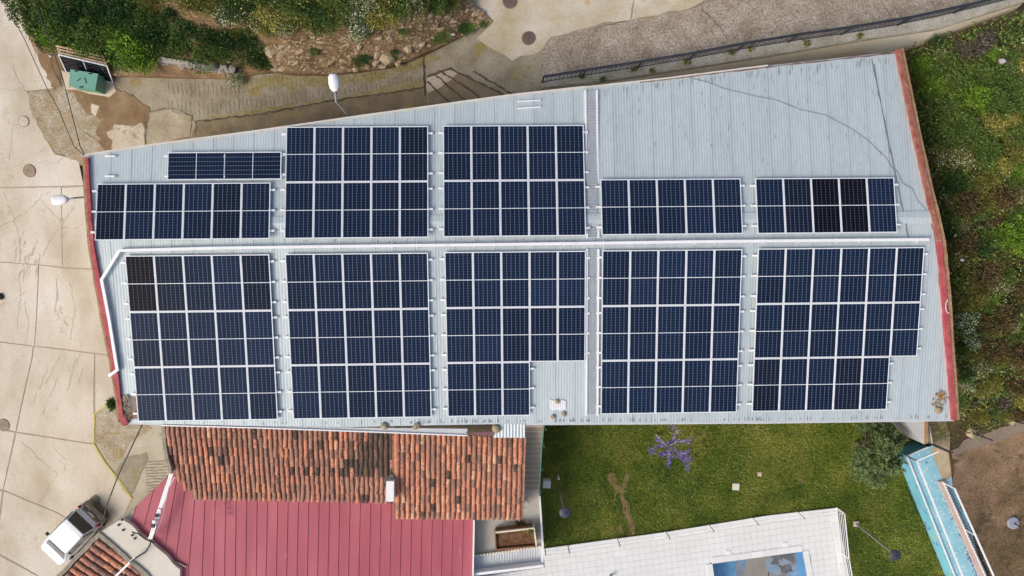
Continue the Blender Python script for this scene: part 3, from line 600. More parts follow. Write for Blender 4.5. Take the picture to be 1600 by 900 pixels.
# laps where one sheet covers the next
lp = MB()
for side, poly, pl in (('u', up_poly, pu), ('l', dn_poly, pd)):
    for k in range(-30, 40):
        sp = span(poly, k * SHW)
        if sp: lp.ribbon([(k * SHW, sp[0] + .02, pl[0] + pl[2] * (sp[0] + .02) + .013), (k * SHW, sp[1] - .02, pl[0] + pl[2] * (sp[1] - .02) + .013)], .014)
lp.build('sheet_lap', mat('grey lap line', [(.27,.31,.33),(.36,.40,.42)], scale=2, stretch=(1,.4,1)), ware)['kind'] = 'stuff'
re5 = MB(); q = rough([(1000,128.5),(1045,123.5),(1200,104.5),(1399,82.5)], 9, .25, 4, closed=False)
re5.ribbon([onroof(x, y, .024) for x, y in q], [.05 * random.uniform(.4, 1.6) for _ in q]); re5.build('rusted_edge', mat('brown rust edge', [(.12,.065,.05),(.22,.13,.10)], scale=4), ware)
# dark lapped seam at the right end
sm = MB()
for a, b in [((1362,92),(1420,372)), ((1366,100),(1373,150)), ((1378,170),(1391,240))]:
    q = rough([a, b], 12, .35, 5, closed=False); sm.ribbon([onroof(x, y, .03) for x, y in q], [.035 * random.uniform(.3, 1.3) for _ in q])
sm.build('sheet_seam', M['seam'], ware)
# dirt streaks lying in the corrugation (own shape, fixed to the sheets)
st = MB(); r = np.random.default_rng(3)
for k in range(150):
    x = r.uniform(940, 1400); y = r.uniform(110, 260) if k < 60 else np.interp(x, [940,1400], [134,84]) + r.uniform(0, 8)
    if y < np.interp(x, [915,1045,1200,1402], [140,126,106,85]): continue
    l = r.uniform(2, 9) if k < 60 else r.uniform(4, 12)
    st.ribbon([onroof(x, y, .021), onroof(x + .2, y + l, .021)], [.024 * r.uniform(.4, 1), .010])
for k in range(120):
    x = r.uniform(640, 1480); y = np.interp(x, [640,820,1200,1489], [661,658.5,656,652]) ; st.ribbon([onroof(x, y - r.uniform(1, 6), .021), onroof(x, y + 1, .021)], [.012, .03])
for k in range(40):
    x = r.uniform(400, 900); y = r.uniform(372, 378) if k % 2 else r.uniform(655, 660); st.ribbon([onroof(x, y, .021), onroof(x, y + 3, .021)], .02)
st.build('dirt_streak', mat('grey roof grime', [(.19,.18,.17),(.28,.27,.26)], scale=6), ware)['kind'] = 'stuff'
rs = MB()                                # rusted ribs in the lower left corner
for k in range(6): rs.ribbon([onroof(201.5 + k * 2.6, 618 + k * .6, .024), onroof(204 + k * 2.6, 640, .024), onroof(206 + k * 2.4, 655, .024)], .035)
rs.build('rusted_rib', mat('rust stain', [(.30,.17,.10),(.42,.28,.19)], scale=6), ware)['kind'] = 'stuff'

# ---- walkways of white rails and grating
def walkway(segs, label):
    t = thing('roof_walkway', label, 'walkway', onroof(*segs[0]), 'walkways across the warehouse roof')
    (a, b), (c, d) = segs
    for dx0, dx1 in ((0, 0), (18, 17.5)):
        MB().bar(onroof(a + dx0, b, .07), onroof(c + dx1, d, .07), .075, .05).build('side_rail', M['white'], t)
    gr = MB(); n_ = int(abs(d - b) / 2.35)
    for i in range(n_):
        y = b + (d - b) * (i + .5) / n_; xx = a + (c - a) * (i + .5) / n_
        gr.bar(onroof(xx + 2, y, .05), onroof(xx + 16, y, .05), .022, .02)
    for k in range(7):
        gr.bar(onroof(a + 3 + k * 2, b, .045), onroof(c + 3 + k * 2, d, .045), .012, .02)
    gr.build('grating', M['grate'], t)['kind'] = 'stuff'
walkway([(914.5,141),(917.5,372)], 'white railed grating walkway running up the roof above the ridge')
walkway([(917,389),(916,649)], 'white railed grating walkway running down the roof below the ridge')

# ---- solar panels and their rails
fm = MB(); t_ = .022
for x, y, a, b in ((0, PL/2 - t_/2, PW, t_), (0, -PL/2 + t_/2, PW, t_), (PW/2 - t_/2, 0, t_, PL - 2*t_), (-PW/2 + t_/2, 0, t_, PL - 2*t_)): fm.box((x, y, -.0175), (a, b, .035))
FRAME = fm.mesh('panel_frame', M['alu'])
BACK = MB().box((0, 0, -.012), (PW - 2*t_ - .002, PL - 2*t_ - .002, .012)).mesh('panel_backsheet', M['backsheet'])
def cell_mesh(tone):
    mb = MB(); a, b = CW/2, CH/2; mb.add([(0,0,0),(CW,0,0),(CW,CH,0),(0,CH,0),(0,0,-.004),(CW,0,-.004),(CW,CH,-.004),(0,CH,-.004)], [(0,1,2,3),(4,7,6,5),(0,4,5,1),(1,5,6,2),(2,6,7,3),(3,7,4,0)])
    return mb.mesh('panel_cells_' + tone, CELL[tone])
CM = {t: cell_mesh(t) for t in CELL}
CLAMP = MB().box((0, 0, 0), (.05, .045, .016)).mesh('rail_clamp', M['white'])
def make_panel(label, tone, loc, tilt, group, turned=False):
    t = thing('solar_panel', label, 'solar panel', loc, group)
    t.rotation_euler = Euler((tilt, 0, 0)) if not turned else (Matrix.Rotation(tilt, 3, 'X') @ Matrix.Rotation(R_(90), 3, 'Z')).to_euler()
    place('frame', FRAME, t); place('backsheet', BACK, t)
    place('cell_array', CM[tone], t, (-CW/2, MIDG/2, -.002)); place('cell_array', CM[tone], t, (-CW/2, -MIDG/2 - CH, -.002))
    return t
BLK = { # side, x0, d0, rows of counts, phrase
 'sixrow': ('u', -14.6353, 1.5142, [6], 'of the six panel row left above the ridge'),
 'tenlamp': ('u', -7.7520, 3.6252, [5,5], 'of the ten panel block below the street lamp'),
 'tenwalk': ('u', -1.9149, 3.6361, [5,5], 'of the ten panel block left of the upper walkway'),
 'fivewalk': ('u', 3.9517, 1.5406, [5], 'of the five panel row right of the upper walkway'),
 'fiveblack': ('u', 9.7858, 1.5353, [5], 'of the right five panel row above the ridge'),
 'leftend': ('l', -13.6606, 1.1604, [5,5,5], 'of the leftmost block below the ridge'),
 'second': ('l', -7.7971, 1.1548, [5,5,5], 'of the second block from left below the ridge'),
 'stepped': ('l', -1.8996, 1.1426, [5,5,3], 'of the stepped block left of the lower walkway'),
 'rightwalk': ('l', 3.9966, 1.1352, [5,5,5], 'of the block right of the lower walkway'),
 'rightend': ('l', 9.8714, 1.1212, [6,6,5], 'of the rightmost block below the ridge')}
ROWN = {1: [''], 2: ['upper row ', 'lower row '], 3: ['top row ', 'middle row ', 'bottom row ']}
SPECIAL = {('fiveblack',0,2):'black',('fiveblack',0,3):'black',('leftend',0,0):'black',('leftend',0,4):'ink',('sixrow',0,0):'ink',('sixrow',0,5):'navy',('leftend',1,3):'blue',('leftend',1,4):'blue',('leftend',0,1):'ink'}
PXp, PYp = 1.058, 2.114
def slope_pt(side, x, d, off=0.0):
    s = SU if side == 'u' else SL; y = YR + d * math.cos(s) if side == 'u' else YR - d * math.cos(s)
    nx = Vector((0, math.sin(s) if side == 'u' else -math.sin(s), math.cos(s)))
    return Vector((x, y, ZR - d * math.sin(s))) + nx * off
def make_rail(label, side, x0, x1, d, joints, group):
    p, q = slope_pt(side, x0, d, -.0625), slope_pt(side, x1, d, -.0625)
    t = thing('mounting_rail', label, 'mounting rail', p, group); s = SU if side == 'u' else SL
    nv = (slope_pt(side, 0, d, 1) - slope_pt(side, 0, d, 0))
    MB().bar(p, q, .072, .05, nv).build('rail_bar', M['white'], t)
    for x in joints:
        place('clamp', CLAMP, t, slope_pt(side, x, d, .009) - p, (-s if side == 'u' else s, 0, 0))
    return t
prng = random.Random(5)
for bk, (side, x0, d0, rows, ph) in BLK.items():
    tilt = -SU if side == 'u' else SL
    for j, cnt in enumerate(rows):
        rn = ROWN[len(rows)][j]
        for i in range(cnt):
            dt = d0 - j * PYp - PL/2 if side == 'u' else d0 + j * PYp + PL/2
            tone = SPECIAL.get((bk, j, i)) or prng.choices(['navy','blue','ink'], [.8, .14, .06] if side == 'u' else [.68, .30, .02])[0]
            ordn = ORD[i] + ' panel from left'
            lab = (('black ' if tone == 'black' else '') + f"{ordn}, {rn}{ph}").strip()
            make_panel(lab, tone, slope_pt(side, x0 + i * PXp + PW/2, dt), tilt, 'solar panels on the warehouse roof')
        for fr, nm in ((.125, 'upper'), (.49, 'middle'), (.855, 'lower')):
            d = (d0 - j * PYp - PL * fr) if side == 'u' else (d0 + j * PYp + PL * fr)
            js = [x0 - .008] + [x0 + i * PXp - .01 for i in range(1, cnt)] + [x0 + cnt * PXp - .012]
            make_rail(f"{nm} rail under {rn}{ph}"[:200], side, x0 - .19, x0 + cnt * PXp + .15, d, js, 'white rails under the solar panels')
# the strip of two panels laid sideways
for i in range(2):
    c = PP(262.3 + 44.1 + i * 88.4, 259.3 - i * .5, roof_pl('u', 0)); make_panel(('left' if i == 0 else 'right') + ' panel of the sideways pair at the upper left', 'navy', c, -SU, 'solar panels on the warehouse roof', True)
for y, nm in ((244,'upper'), (275.5,'lower')):
    p, q = PP(257, y + .2, roof_pl('u', -.0625)), PP(444.5, y - .8, roof_pl('u', -.0625)); q.z += 0
    t = thing('mounting_rail', f'{nm} white rail under the sideways panel pair', 'mounting rail', p, 'white rails under the solar panels')
    MB().bar(p, q, .055, .05).build('rail_bar', M['white'], t)
    for xx in (262, 350.6, 439.5): place('clamp', CLAMP, t, PP(xx, y, roof_pl('u', .009)) - p, (-SU, 0, 0))
    a, b = PP(164.5, y, roof_pl('u', -.07)), PP(180, y, roof_pl('u', -.07))
    tag(MB().bar(a, b, .06, .05).build('rail_stub', M['white'], None, base=a), f'{nm} short white rail stub left of the sideways panel pair', 'rail stub', 'spare rail stubs')
for y0, y1, nm in ((158.5,156.5,'upper'), (169.5,167,'lower')):
    a, b = PP(808, y0, roof_pl('u', -.09)), PP(845, y1, roof_pl('u', -.09))
    tag(MB().bar(a, b, .04, .05).build('loose_rail', M['white'], None, base=a), f'{nm} loose white rail lying on the roof above the panels', 'rail', 'loose rails by the upper walkway')

# ---- cable tray on the ridge with brackets
tray = thing('cable_tray', 'long white cable tray running along the ridge and down the left gable', 'cable tray', onroof(800, 379))
tp = [(1450,374.3),(1300,375.5),(1100,377.5),(900,380.5),(700,383),(500,385.3),(330,387.8),(187,391.5),(159,437),(171,500),(183.5,578),(171,587)]
tr = MB(); P3 = [onroof(x, y, .14 if y > 388 else .17) for x, y in tp]
for i in range(len(P3) - 1):
    d_ = (P3[i+1] - P3[i]).normalized() * .03
    tr.bar(P3[i] - d_, P3[i+1] + d_, .105, .07)
tr.build('tray_channel', M['white'], tray)
for x in (1433,1343,1307,1247,1193,1117,1085,1009,943,881,854,772,741,651,612,530,423,376,300,265):
    y = np.interp(x, [187,330,500,700,900,1100,1300,1450], [391.5,387.8,385.3,383,380.5,377.5,375.5,374.3])
    MB().bar(onroof(x, y - 5, .07), onroof(x, y + 5, .10), .022, .03).build('bracket', M['white'], tray)
for a, b in (((173,404),(183,410)),((176,505),(166,507)),((187,577),(181,581))): MB().bar(onroof(*a, .06), onroof(*b, .06), .022, .03).build('bracket', M['white'], tray)
# thin dark cable lying across the right part of the roof
cb = [(1078,122),(1105,128),(1130,138),(1180,150),(1212,156),(1250,171),(1290,180),(1330,201),(1357,220),(1372,235),(1385,247),(1392,260),(1402,268),(1410,286),(1425,295),(1434,314),(1447,328),(1452,345),(1459,361),(1462,385),(1464,400),(1467,420),(1466,440),(1471,460)]
tag(MB().tube([onroof(x, y, .03) for x, y in cb], .0075, 5).build('roof_cable', M['seam'], None, base=onroof(*cb[0])), 'thin dark cable wandering across the bare right part of the roof', 'cable')
# stones weighing down the roof
def blob(name, c, r, m, label, cat, group=None, seed=0, flat=.6):
    rr = np.random.default_rng(seed); bm = bmesh.new(); bmesh.ops.create_icosphere(bm, subdivisions=2, radius=1)
    k = rr.normal(0, 1, (4, 3))
    for v in bm.verts:
        n_ = np.array(v.co); s = 1 + .13 * math.sin(3 * n_ @ k[0] + 1) + .1 * math.sin(5 * n_ @ k[1]) + .05 * math.sin(9 * n_ @ k[2])
        v.co = Vector((n_[0] * r * s, n_[1] * r * s * rr.uniform(.9, .92), max(-.4, n_[2]) * r * s * flat + .4 * r * flat))
    me = bpy.data.meshes.new(name); bm.to_mesh(me); bm.free(); me.materials.append(m)
    for p in me.polygons: p.use_smooth = seed % 2 == 0
    o = place(name, me, None, c, (0, 0, rr.uniform(0, 6))); return tag(o, label, cat, group)
for i, (x, y, r_, lab) in enumerate([(601,666,.14,'left of two stones on the eave above the tiled roofs'),(650.5,666,.14,'right of two stones on the eave above the tiled roofs'),(775,669.5,.17,'pale stone on the loose sheet above the stair'),
        (871,627.5,.10,'grey stone on the white patch of the lower roof'),(864.5,651,.10,'left brown stone below the white roof patch'),(880.5,647,.11,'right brown stone below the white roof patch'),
        (1466,640,.14,'pale stone at the lower right corner of the roof'),(196,651,.11,'pale stone at the lower left corner of the roof')]):
    blob('roof_stone', onroof(x, y, .02 if i != 2 else -.05), r_, M['bag'], lab, 'stone', 'stones weighing down the roof', i)
wp = MB()
for k in range(9):
    wp.bar(onroof(860.5 + k * 2.8, 624.8 + (k % 3) * .6, .028), onroof(860.5 + k * 2.8, 639.5 + (k * 7 % 4) * .6, .028), .055 + .01 * (k % 2), .014)
tag(wp.build('skylight_patch', M['white'], None, base=onroof(871, 632)), 'small ragged white patch of sheet on the lower roof near the eave', 'patch')
def heap(name, pts_, label, m1, m2, seed):
    t = thing(name, label, 'debris', onroof(*pts_[0][:2])); r = np.random.default_rng(seed)
    for k, (x, y, rad, mm) in enumerate(pts_):
        mb = MB()
        for j in range(26):
            a, b = r.uniform(0, 6.28), rad * math.sqrt(r.uniform()); c = onroof(x + b * math.cos(a), y + b * math.sin(a), .03 + .05 * r.uniform())
            mb.box(c, (r.uniform(.03,.10), r.uniform(.02,.06), .03), tuple(Matrix.Rotation(r.uniform(0,6), 3, 'Z') @ Matrix.Rotation(r.uniform(-.5,.5), 3, 'X') @ Vector(v) for v in ((1,0,0),(0,1,0),(0,0,1))))
        mb.build('debris_clump', mm, t)['kind'] = 'stuff'
    return t
heap('debris_heap', [(1469,617,6.5,M['orange']),(1473,626,9,M['bag']),(1463,630,8,M['bag']),(1466,640,6,M['footing'])], 'orange and brown debris heap at the lower right corner of the roof', 0, 0, 1)
heap('debris_heap', [(194,622,6,M['footing']),(197,638,7,M['bag']),(200,650,6,M['orange']),(193,630,7,M['bag'])], 'brown debris heap against the red parapet at the lower left', 0, 0, 2)
# loose white hose curl on the right parapet
tag(MB().tube([onroof(x, y, .16) for x, y in [(1481,468),(1478,474),(1477.5,481),(1479.5,487),(1483,490)]], .016, 5).build('hose', M['litter'], None, base=onroof(1478, 478)), 'short curl of white hose on the right red parapet', 'hose')
# loose sheets bridging to the tiled roof by the stair
ls = MB(); pz = (pd[0] - .25, 0, pd[2] * 1.5)
lsx = [770 + i * 50 / 40 for i in range(41)]; vs = []
for i, x in enumerate(lsx): h = .012 * math.cos(i * math.pi / 2); vs += [PP(x, 663, pd) - Vector((0,0,.05 - h)), PP(x, 684, (pd[0] - .12, 0, pd[2])) + Vector((0,0,h))]
ls.add(vs, [(2*i, 2*i+2, 2*i+3, 2*i+1)[::-1] for i in range(40)])
tag(ls.build('loose_sheet', M['roof'], None, base=PP(795, 675, pd)), 'short grey corrugated sheet overhanging the eave above the stair', 'metal sheet')
tag(MB().prism([PP(a, b, (pd[0] - .06, 0, pd[2])) for a, b in [(728,676),(772,674.5),(772,680.5),(745,679.5)]], .06).build('metal_offcut', M['maroon'], None, base=PP(750, 677, pd)), 'narrow maroon strip of metal on the white flashing', 'metal strip')

# ================================================================== TILED AND RED ROOFED HOUSES
def tile_mesh(m):
    mb = MB(); n_ = 6; vs = []
    for (y, r0) in ((0, .070), (-.46, .083)):
        for k in range(n_ + 1):
            a = math.pi * k / n_; vs.append((r0 * math.cos(a), y, r0 * .66 * math.sin(a)))
    for k in range(n_ + 1):
        a = math.pi * k / n_; vs.append((.068 * math.cos(a), -.46, .042 * math.sin(a)))
    fs = [(k, k+1, n_+2+k, n_+1+k) for k in range(n_)] + [(n_+1+k, n_+2+k, 2*n_+3+k, 2*n_+2+k) for k in range(n_)]
    mb.add(vs, [f[::-1] for f in fs]); me = mb.mesh('clay_tile', m); 
    return me
TILE = {'A': tile_mesh(M['tileA']), 'B': tile_mesh(M['tileB']), 'D': tile_mesh(M['tileD'])}
def tiled(parent, corners, zs, ncol, nrow, kinds, poly, wallz, wall_mat, cut=300):
    """corners TL, TR, BR, BL in the photo; cover tiles one by one over joined channel tiles"""
    c3 = [P(a, b, z) for (a, b), z in zip(corners, zs)]
    base = wloc(parent); ch = MB(); cnt = 0; rest = []
    def at(u, v): return (c3[0] * (1-u) + c3[1] * u) * (1-v) + (c3[3] * (1-u) + c3[2] * u) * v
    wid = (c3[1] - c3[0]).length / ncol; r = np.random.default_rng(int(wid * 1e5) % 1000)
    sc = wid / .218
    todo = []
    for i in range(ncol):
        u = (i + .5) / ncol
        for j in range(nrow):
            todo.append((i, j))
    nn = (c3[1] - c3[0]).cross(c3[0] - c3[3]).normalized()
    if nn.z < 0: nn = -nn
    for i in range(ncol + 1):                          # channels: dished strip with a lip at each course
        u = i / ncol; vs = []; 
        for j in range(nrow):
            for e in (0, 1):
                p = at(min(1, max(0, u)), (j + e) / nrow); lift = .02 if e == 0 else .045
                x = (c3[1] - c3[0]).normalized()
                vs += [p + x * (wid * k * .5) + nn * (lift - .012 + .02 * (abs(k) - .5)) for k in (-1, -.5, 0, .5, 1)]
        m_ = len(vs) // 5
        ch.add(vs, [(5*a+k, 5*a+k+1, 5*(a+1)+k+1, 5*(a+1)+k) for a in range(m_ - 1) for k in range(4)])
    if poly is not None:
        keep = []
        for fi, f in enumerate(ch.f):
            c = sum((Vector(ch.v[q]) for q in f), Vector()) / 4
            keep.append(poly(c))
        ch.f = [f for f, k in zip(ch.f, keep) if k]; ch.m = [0] * len(ch.f)
    o = ch.build('channel_tiles', M['channel'], parent); o['kind'] = 'stuff'
    rot0 = None
    for i, j in todo:
        u = (i + .5) / ncol + r.normal(0, .0012); p = at(u, j / nrow) + nn * (.03 + r.uniform(0, .02)); q = at(u, (j + 1) / nrow) + nn * .05
        if poly is not None and not poly((p + q) / 2): continue
        Y = (p - q).normalized(); Y = (Y + nn * -.055).normalized(); X = Y.cross(nn).normalized(); Z = X.cross(Y)
        mt = Matrix((X, Y, Z)).transposed() @ Matrix.Rotation(r.normal(0, .035), 3, 'Z')
        L_ = (p - q).length / .40
        k = kinds(i / ncol, j / nrow)
        cnt += 1
        if cnt <= cut:
            ob = place('tile', TILE[k], parent, p - base, mt.to_euler(), (sc, L_, sc))
        else: rest.append((k, p, mt, L_))
    for kk5 in sorted({q[0] for q in rest}):
        mb = MB(); me = TILE[kk5]
        for k5_, p, mt, L_ in rest:
            if k5_ != kk5: continue
            mb.add([p + mt @ Vector((v.co.x * sc, v.co.y * L_, v.co.z * sc)) for v in me.vertices], [tuple(f.vertices) for f in me.polygons])
        mb.build('tile_course', TILE[kk5].materials[0], parent)['kind'] = 'stuff'
    return c3, nn
hA = thing('tiled_house', 'house with a dark lichened clay tile roof above the left of the red roof', 'house', P(430, 700, -3))
cornA = [(258,664),(616,672),(616,783),(272,776)]
cutA, cutB = P(262, 728, 3.3), P(308, 780, 2.95)
def polyA(c):                            # the lower left corner is cut off
    return (cutB.x - cutA.x) * (c.y - cutA.y) - (cutB.y - cutA.y) * (c.x - cutA.x) > 0
c3A, nA = tiled(hA, cornA, (3.8, 3.8, 2.95, 2.95), 45, 8, lambda u, v: 'D' if rng.uniform() < np.interp(u, [0,.72,.9,1], [.04,.10,.75,.9]) * (1 if v < .62 else .15) else 'A' if rng.uniform() < .88 else 'B', polyA, 0, 0)
hB = thing('tiled_house', 'house with a brighter orange clay tile roof beside the stair', 'house', P(715, 740, -3))
c3B, nB = tiled(hB, [(617,675),(818,683),(814,809),(618,807)], (4.05, 4.05, 3.1, 3.1), 25, 10, lambda u, v: 'B' if u < .17 or rng.uniform() < .80 else ('A' if rng.uniform() < .85 else 'D'), None, 0, 0)
for h_, c3, polyf, zt in ((hA, c3A, True, 3.0), (hB, c3B, False, 3.2)):
    q = [c3[0], c3[1], c3[2], c3[3]]
    if polyf: q = [c3[0], c3[1], c3[2], cutB + Vector((.1,.1,0)), cutA + Vector((.05,.05,0))]
    cc = sum(q, Vector()) / len(q); q = [p + (cc - p) * .02 for p in q]
    MB().prism([p - Vector((0,0,.10)) for p in q], zb=-6).build('wall', M['wallrender'], h_)
vg = MB(); 
for (a, b, c, d) in [(250,664,257,735)]:
    q = rough([(251,664),(255,700),(263,737)], 8, .4, 3, closed=False)
    for i in range(len(q) - 1): vg.prism([P(q[i][0], q[i][1], 3.85 - .03 * i), P(q[i+1][0], q[i+1][1], 3.85 - .03 * (i+1)), P(q[i+1][0] + 5, q[i+1][1], 3.85 - .03 * (i+1)), P(q[i][0] + 5.5, q[i][1], 3.85 - .03 * i)], 6)
vg.build('verge', M['grime'], hA)
vb = MB()
for i in range(8):
    a, b = 672 + i * 13.7, 672 + (i + 1) * 13.7; z0, z1 = 4.16 - i * .117, 4.16 - (i + 1) * .117
    vb.tube([P(620, a, z0), P(620, b + 1, z1)], .10, 8, .115)
vb.build('verge_tiles', M['tileB'], hB)['kind'] = 'stuff'
# white vent box between the two tiled roofs
vt = thing('vent_box', 'white vent box with grey pipes beside the orange tiled roof', 'vent', P(609, 767, 3.3))
MB().prism([P(a, b, 4.0) for a, b in [(603.5,752),(615.5,752),(615,784),(603,783.5)]], .9).build('vent_body', M['white'], vt)
for k in range(3): MB().tube([P(607 + k * 3.5, 753, 3.75), P(611 + k * 2, 742, 3.7)], .03, 6).build('pipe', M['pole'], vt)
# ---- red sheet roof
red = thing('red_roofed_house', 'low building with a faded red sheet metal roof', 'building', P(500, 850, -4))
rpl = (2.2, 0, 0)
tops = [(228,738),(246,738),(262,738),(277,738),(291,738),(306.5,738),(320.5,738),(335.7,738),(351.8,738),(368,738),(384.5,738),(401,738)] + [417.4 + 16.14 * k for k in range(21)]
bots = [(160,960),(187,960),(212,960),(238,960),(262,960),(287,960),(312,960),(331,960),(348.5,960),(365.5,960),(382,960),(398,960)] + [413.0 + 16.1 * k for k in range(21)]
lines = []
for k, (a, b) in enumerate(zip(tops, bots)):
    a = a if isinstance(a, tuple) else (a, 738); b = b if isinstance(b, tuple) else (b, 960)
    lines.append((np.array(a, float), np.array(b, float)))
lines.append((np.array([740.6,738.]), np.array([737.,960.])))
lines = lines[:12] + [l for l in lines[12:] if l[0][0] < 733] + [lines[-1]]
eA, eB = P(268, 738, 2.2), P(190, 812, 2.2); eno = Vector(((eB - eA).y, -(eB - eA).x, 0)).normalized()
if (P(400, 800, 2.2) - eA).dot(eno) < 0: eno = -eno
hub = P(200, 735, 2.2)
for k in range(len(lines) - 1):
    (a, b), (c, d) = lines[k], lines[k+1]; mb = MB(); bm = bmesh.new()
    A, B, C_, D = PP(*a, rpl), PP(*b, rpl), PP(*d, rpl), PP(*c, rpl)
    x = (D - A).normalized(); h = .026; w = .035
    prof = [(0, 0), (.012, h), (w, h), (w + .012, 0)]
    topr = [A + x * u + UP * z for u, z in prof] + [D + x * .001]; botr = [B + x * u + UP * z for u, z in prof] + [C_ + x * .001]
    # flat part carries two faint stiffening folds
    vs = [bm.verts.new(v) for v in topr + botr]; n_ = len(topr)
    for i in range(n_ - 1): bm.faces.new((vs[i], vs[n_+i], vs[n_+i+1], vs[i+1]))
    bmesh.ops.bisect_plane(bm, geom=bm.verts[:] + bm.edges[:] + bm.faces[:], plane_co=eA, plane_no=eno, clear_inner=True)
    if not bm.faces: bm.free(); continue
    mb.add([v.co.copy() for v in bm.verts], []); bm.verts.index_update(); mb.f = [tuple(v.index for v in f.verts) for f in bm.faces]; mb.m = [0] * len(mb.f); bm.free()
    mb.build('roof_sheet', M['redroof'], red)
q = [PP(a, b, (2.14, 0, 0)) for a, b in [(268,740),(616,740),(740,740),(737,960),(170,960),(193,813)]]
MB().prism(q, zb=-6).build('wall', M['wallrender'], red)
MB().bar(PP(740.8, 806, (2.25,0,0)), PP(737.8, 960, (2.25,0,0)), .07, .14).build('edge_trim', M['white'], red)
ck = MB(); r = np.random.default_rng(8)
for k in range(60):
    l_ = lines[r.integers(8, len(lines) - 1)]; t0 = r.uniform(.3, .95); a = l_[0] + (l_[1] - l_[0]) * t0; ck.ribbon([PP(a[0] + .8, a[1], (2.215,0,0)), PP(a[0] + .6, a[1] + r.uniform(3, 22), (2.215,0,0))], [.03, .012])
ck.build('rust_streak', mat('dark red streak', [(.17,.045,.05),(.25,.07,.08)], scale=5), red)['kind'] = 'stuff'
# scrap of curled wire on the red roof
cw = [(354 + 5 * math.cos(t * .9) + t * .25, 782 + t * 1.2 + 4 * math.sin(t * .9), 0) for t in range(22)]
tag(MB().tube([PP(x, y, (2.26,0,0)) for x, y, _ in cw], .008, 4).build('wire_curl', M['maroon'], None, base=PP(357, 795, (2.25,0,0))), 'loose curl of thin dark wire on the red roof below the tiles', 'wire')
# ---- corner house at the lower left: cream flat roof and a tiled slope
hC = thing('corner_house', 'corner house with a cream flat roof and tiled slope beside the parked car', 'house', P(190, 870, -4))
MB().prism([P(a, b, 2.42) for a, b in rough([(190,811),(205,820),(222,838),(236,847),(258,866),(281,890),(283,960),(225,960),(222,893),(205,878),(180,856),(158,838),(154,832)], 8, .5, 4)], zb=-6).build('flat_roof', M['beige'], hC)
pr = MB()
q = rough([(152,834),(180,858),(205,880),(226,897),(250,925)], 7, .4, 5, closed=False)
for i in range(len(q) - 1): pr.prism([P(q[i][0] + 2.5, q[i][1] - 3, 2.50), P(q[i+1][0] + 2.5, q[i+1][1] - 3, 2.50), P(q[i+1][0] - 1.5, q[i+1][1] + 2, 2.50), P(q[i][0] - 1.5, q[i][1] + 2, 2.50)], .4)
q = rough([(151,834),(120,866),(86,902),(50,940)], 7, .4, 6, closed=False)
for i in range(len(q) - 1): pr.prism([P(q[i][0], q[i][1], 2.44), P(q[i+1][0], q[i+1][1], 2.44), P(q[i+1][0] + 5, q[i+1][1] + 4, 2.44), P(q[i][0] + 5, q[i][1] + 4, 2.44)], zb=-6)
pr.build('mortar_edge', M['grime'], hC)
tiled(hC, [(155,841),(62,943),(168,1003),(262,916)], (2.38, 2.38, 2.26, 2.26), 12, 8, lambda u, v: 'B' if (v > .10 and u < .5) or rng.uniform() < .5 else 'A', None, 0, 0)
MB().prism([P(a, b, 1.9) for a, b in [(158,846),(66,940),(168,1000),(258,916)]], zb=-6).build('wall', M['wallrender'], hC)
for a, b in ((191,812),(207,836),(211,841),(186,820),(193,828),(157,833)): MB().lathe(P(a, b, 2.43), [(.05,0),(.05,.05),(.02,.07)], 8).build('fixing', M['black'], hC)

# ---- service cables strung over the red roof
def cable(name, l, zs, r_, m, label, n_=6, sag=0):
    pts_ = []
    for i in range(len(l) - 1):
        a, b = P(*l[i], zs[i]), P(*l[i+1], zs[i+1])
        for k in range(n_):
            t = k / n_; p = a * (1-t) + b * t; p.z -= sag * 4 * t * (1-t); pts_.append(p)
    pts_.append(P(*l[-1], zs[-1]))
    return tag(MB().tube(pts_, r_, 6).build(name, m, None, base=pts_[0]), label, 'cable')
t = thing('cable_bracket', 'white cable trunking bundle slung across the red roof from the tiles', 'cable bundle', P(250, 790, 2.4))
for dx, w in ((-1.8, .05), (.9, .06), (3.0, .03)):
    MB().bar(P(267.5 + dx, 740, 3.1), P(234.5 + dx, 842, 2.75), w, .05).build('trunking', M['white'], t)
for (a, b) in ((249,797),(245,806),(241,815),(239,822)): MB().box(P(a, b, 2.95), (.14, .12, .10)).build('clamp', M['white'] if b % 2 else M['black'], t)
MB().bar(P(248, 796, 2.86), P(239, 826, 2.8), .05, .04).build('insulation', M['black'], t)
MB().tube([P(x, y, 2.6) for x, y in [(273,745),(264,762),(258,785),(255,805),(247,825),(240,836),(228,842)]], .018, 6).build('loose_wire', M['white'], t)
MB().tube([P(x, y, 2.66) for x, y in [(206,831),(216,834),(228,843),(241,848)]], .03, 6).build('loose_wire', M['black'], t)
MB().tube([P(x, y, 2.72) for x, y in [(235,842),(235,850),(228,862),(210,873)]], .035, 6).build('loose_wire', M['black'], t)
t = thing('cable_bracket', 'white cable trunking with black insulation over the corner house tiles', 'cable bundle', P(195, 885, 2.5))
for dx, w in ((0, .05), (2.2, .035)): MB().bar(P(211 + dx, 870, 2.85), P(172 + dx, 908, 2.8), w, .045).build('trunking', M['white'], t)
MB().bar(P(213, 871, 2.9), P(203, 879, 2.9), .06, .05).build('insulation', M['black'], t)
cable('overhead_cable', [(222,664),(185,742),(166,792),(157,832)], [4.5,3.4,2.9,2.55], .028, M['black'], 'thick black cable from the eave across the alley to the corner house', 5)
tag(MB().tube([PP(x, y, (2.28,0,0)) for x, y in [(262,873),(272,877),(282,881),(291,886)]], .03, 6).build('stick', M['footing'], None, base=PP(275, 879, (2.25,0,0))), 'pale broken stick lying at the lower left of the red roof', 'stick')
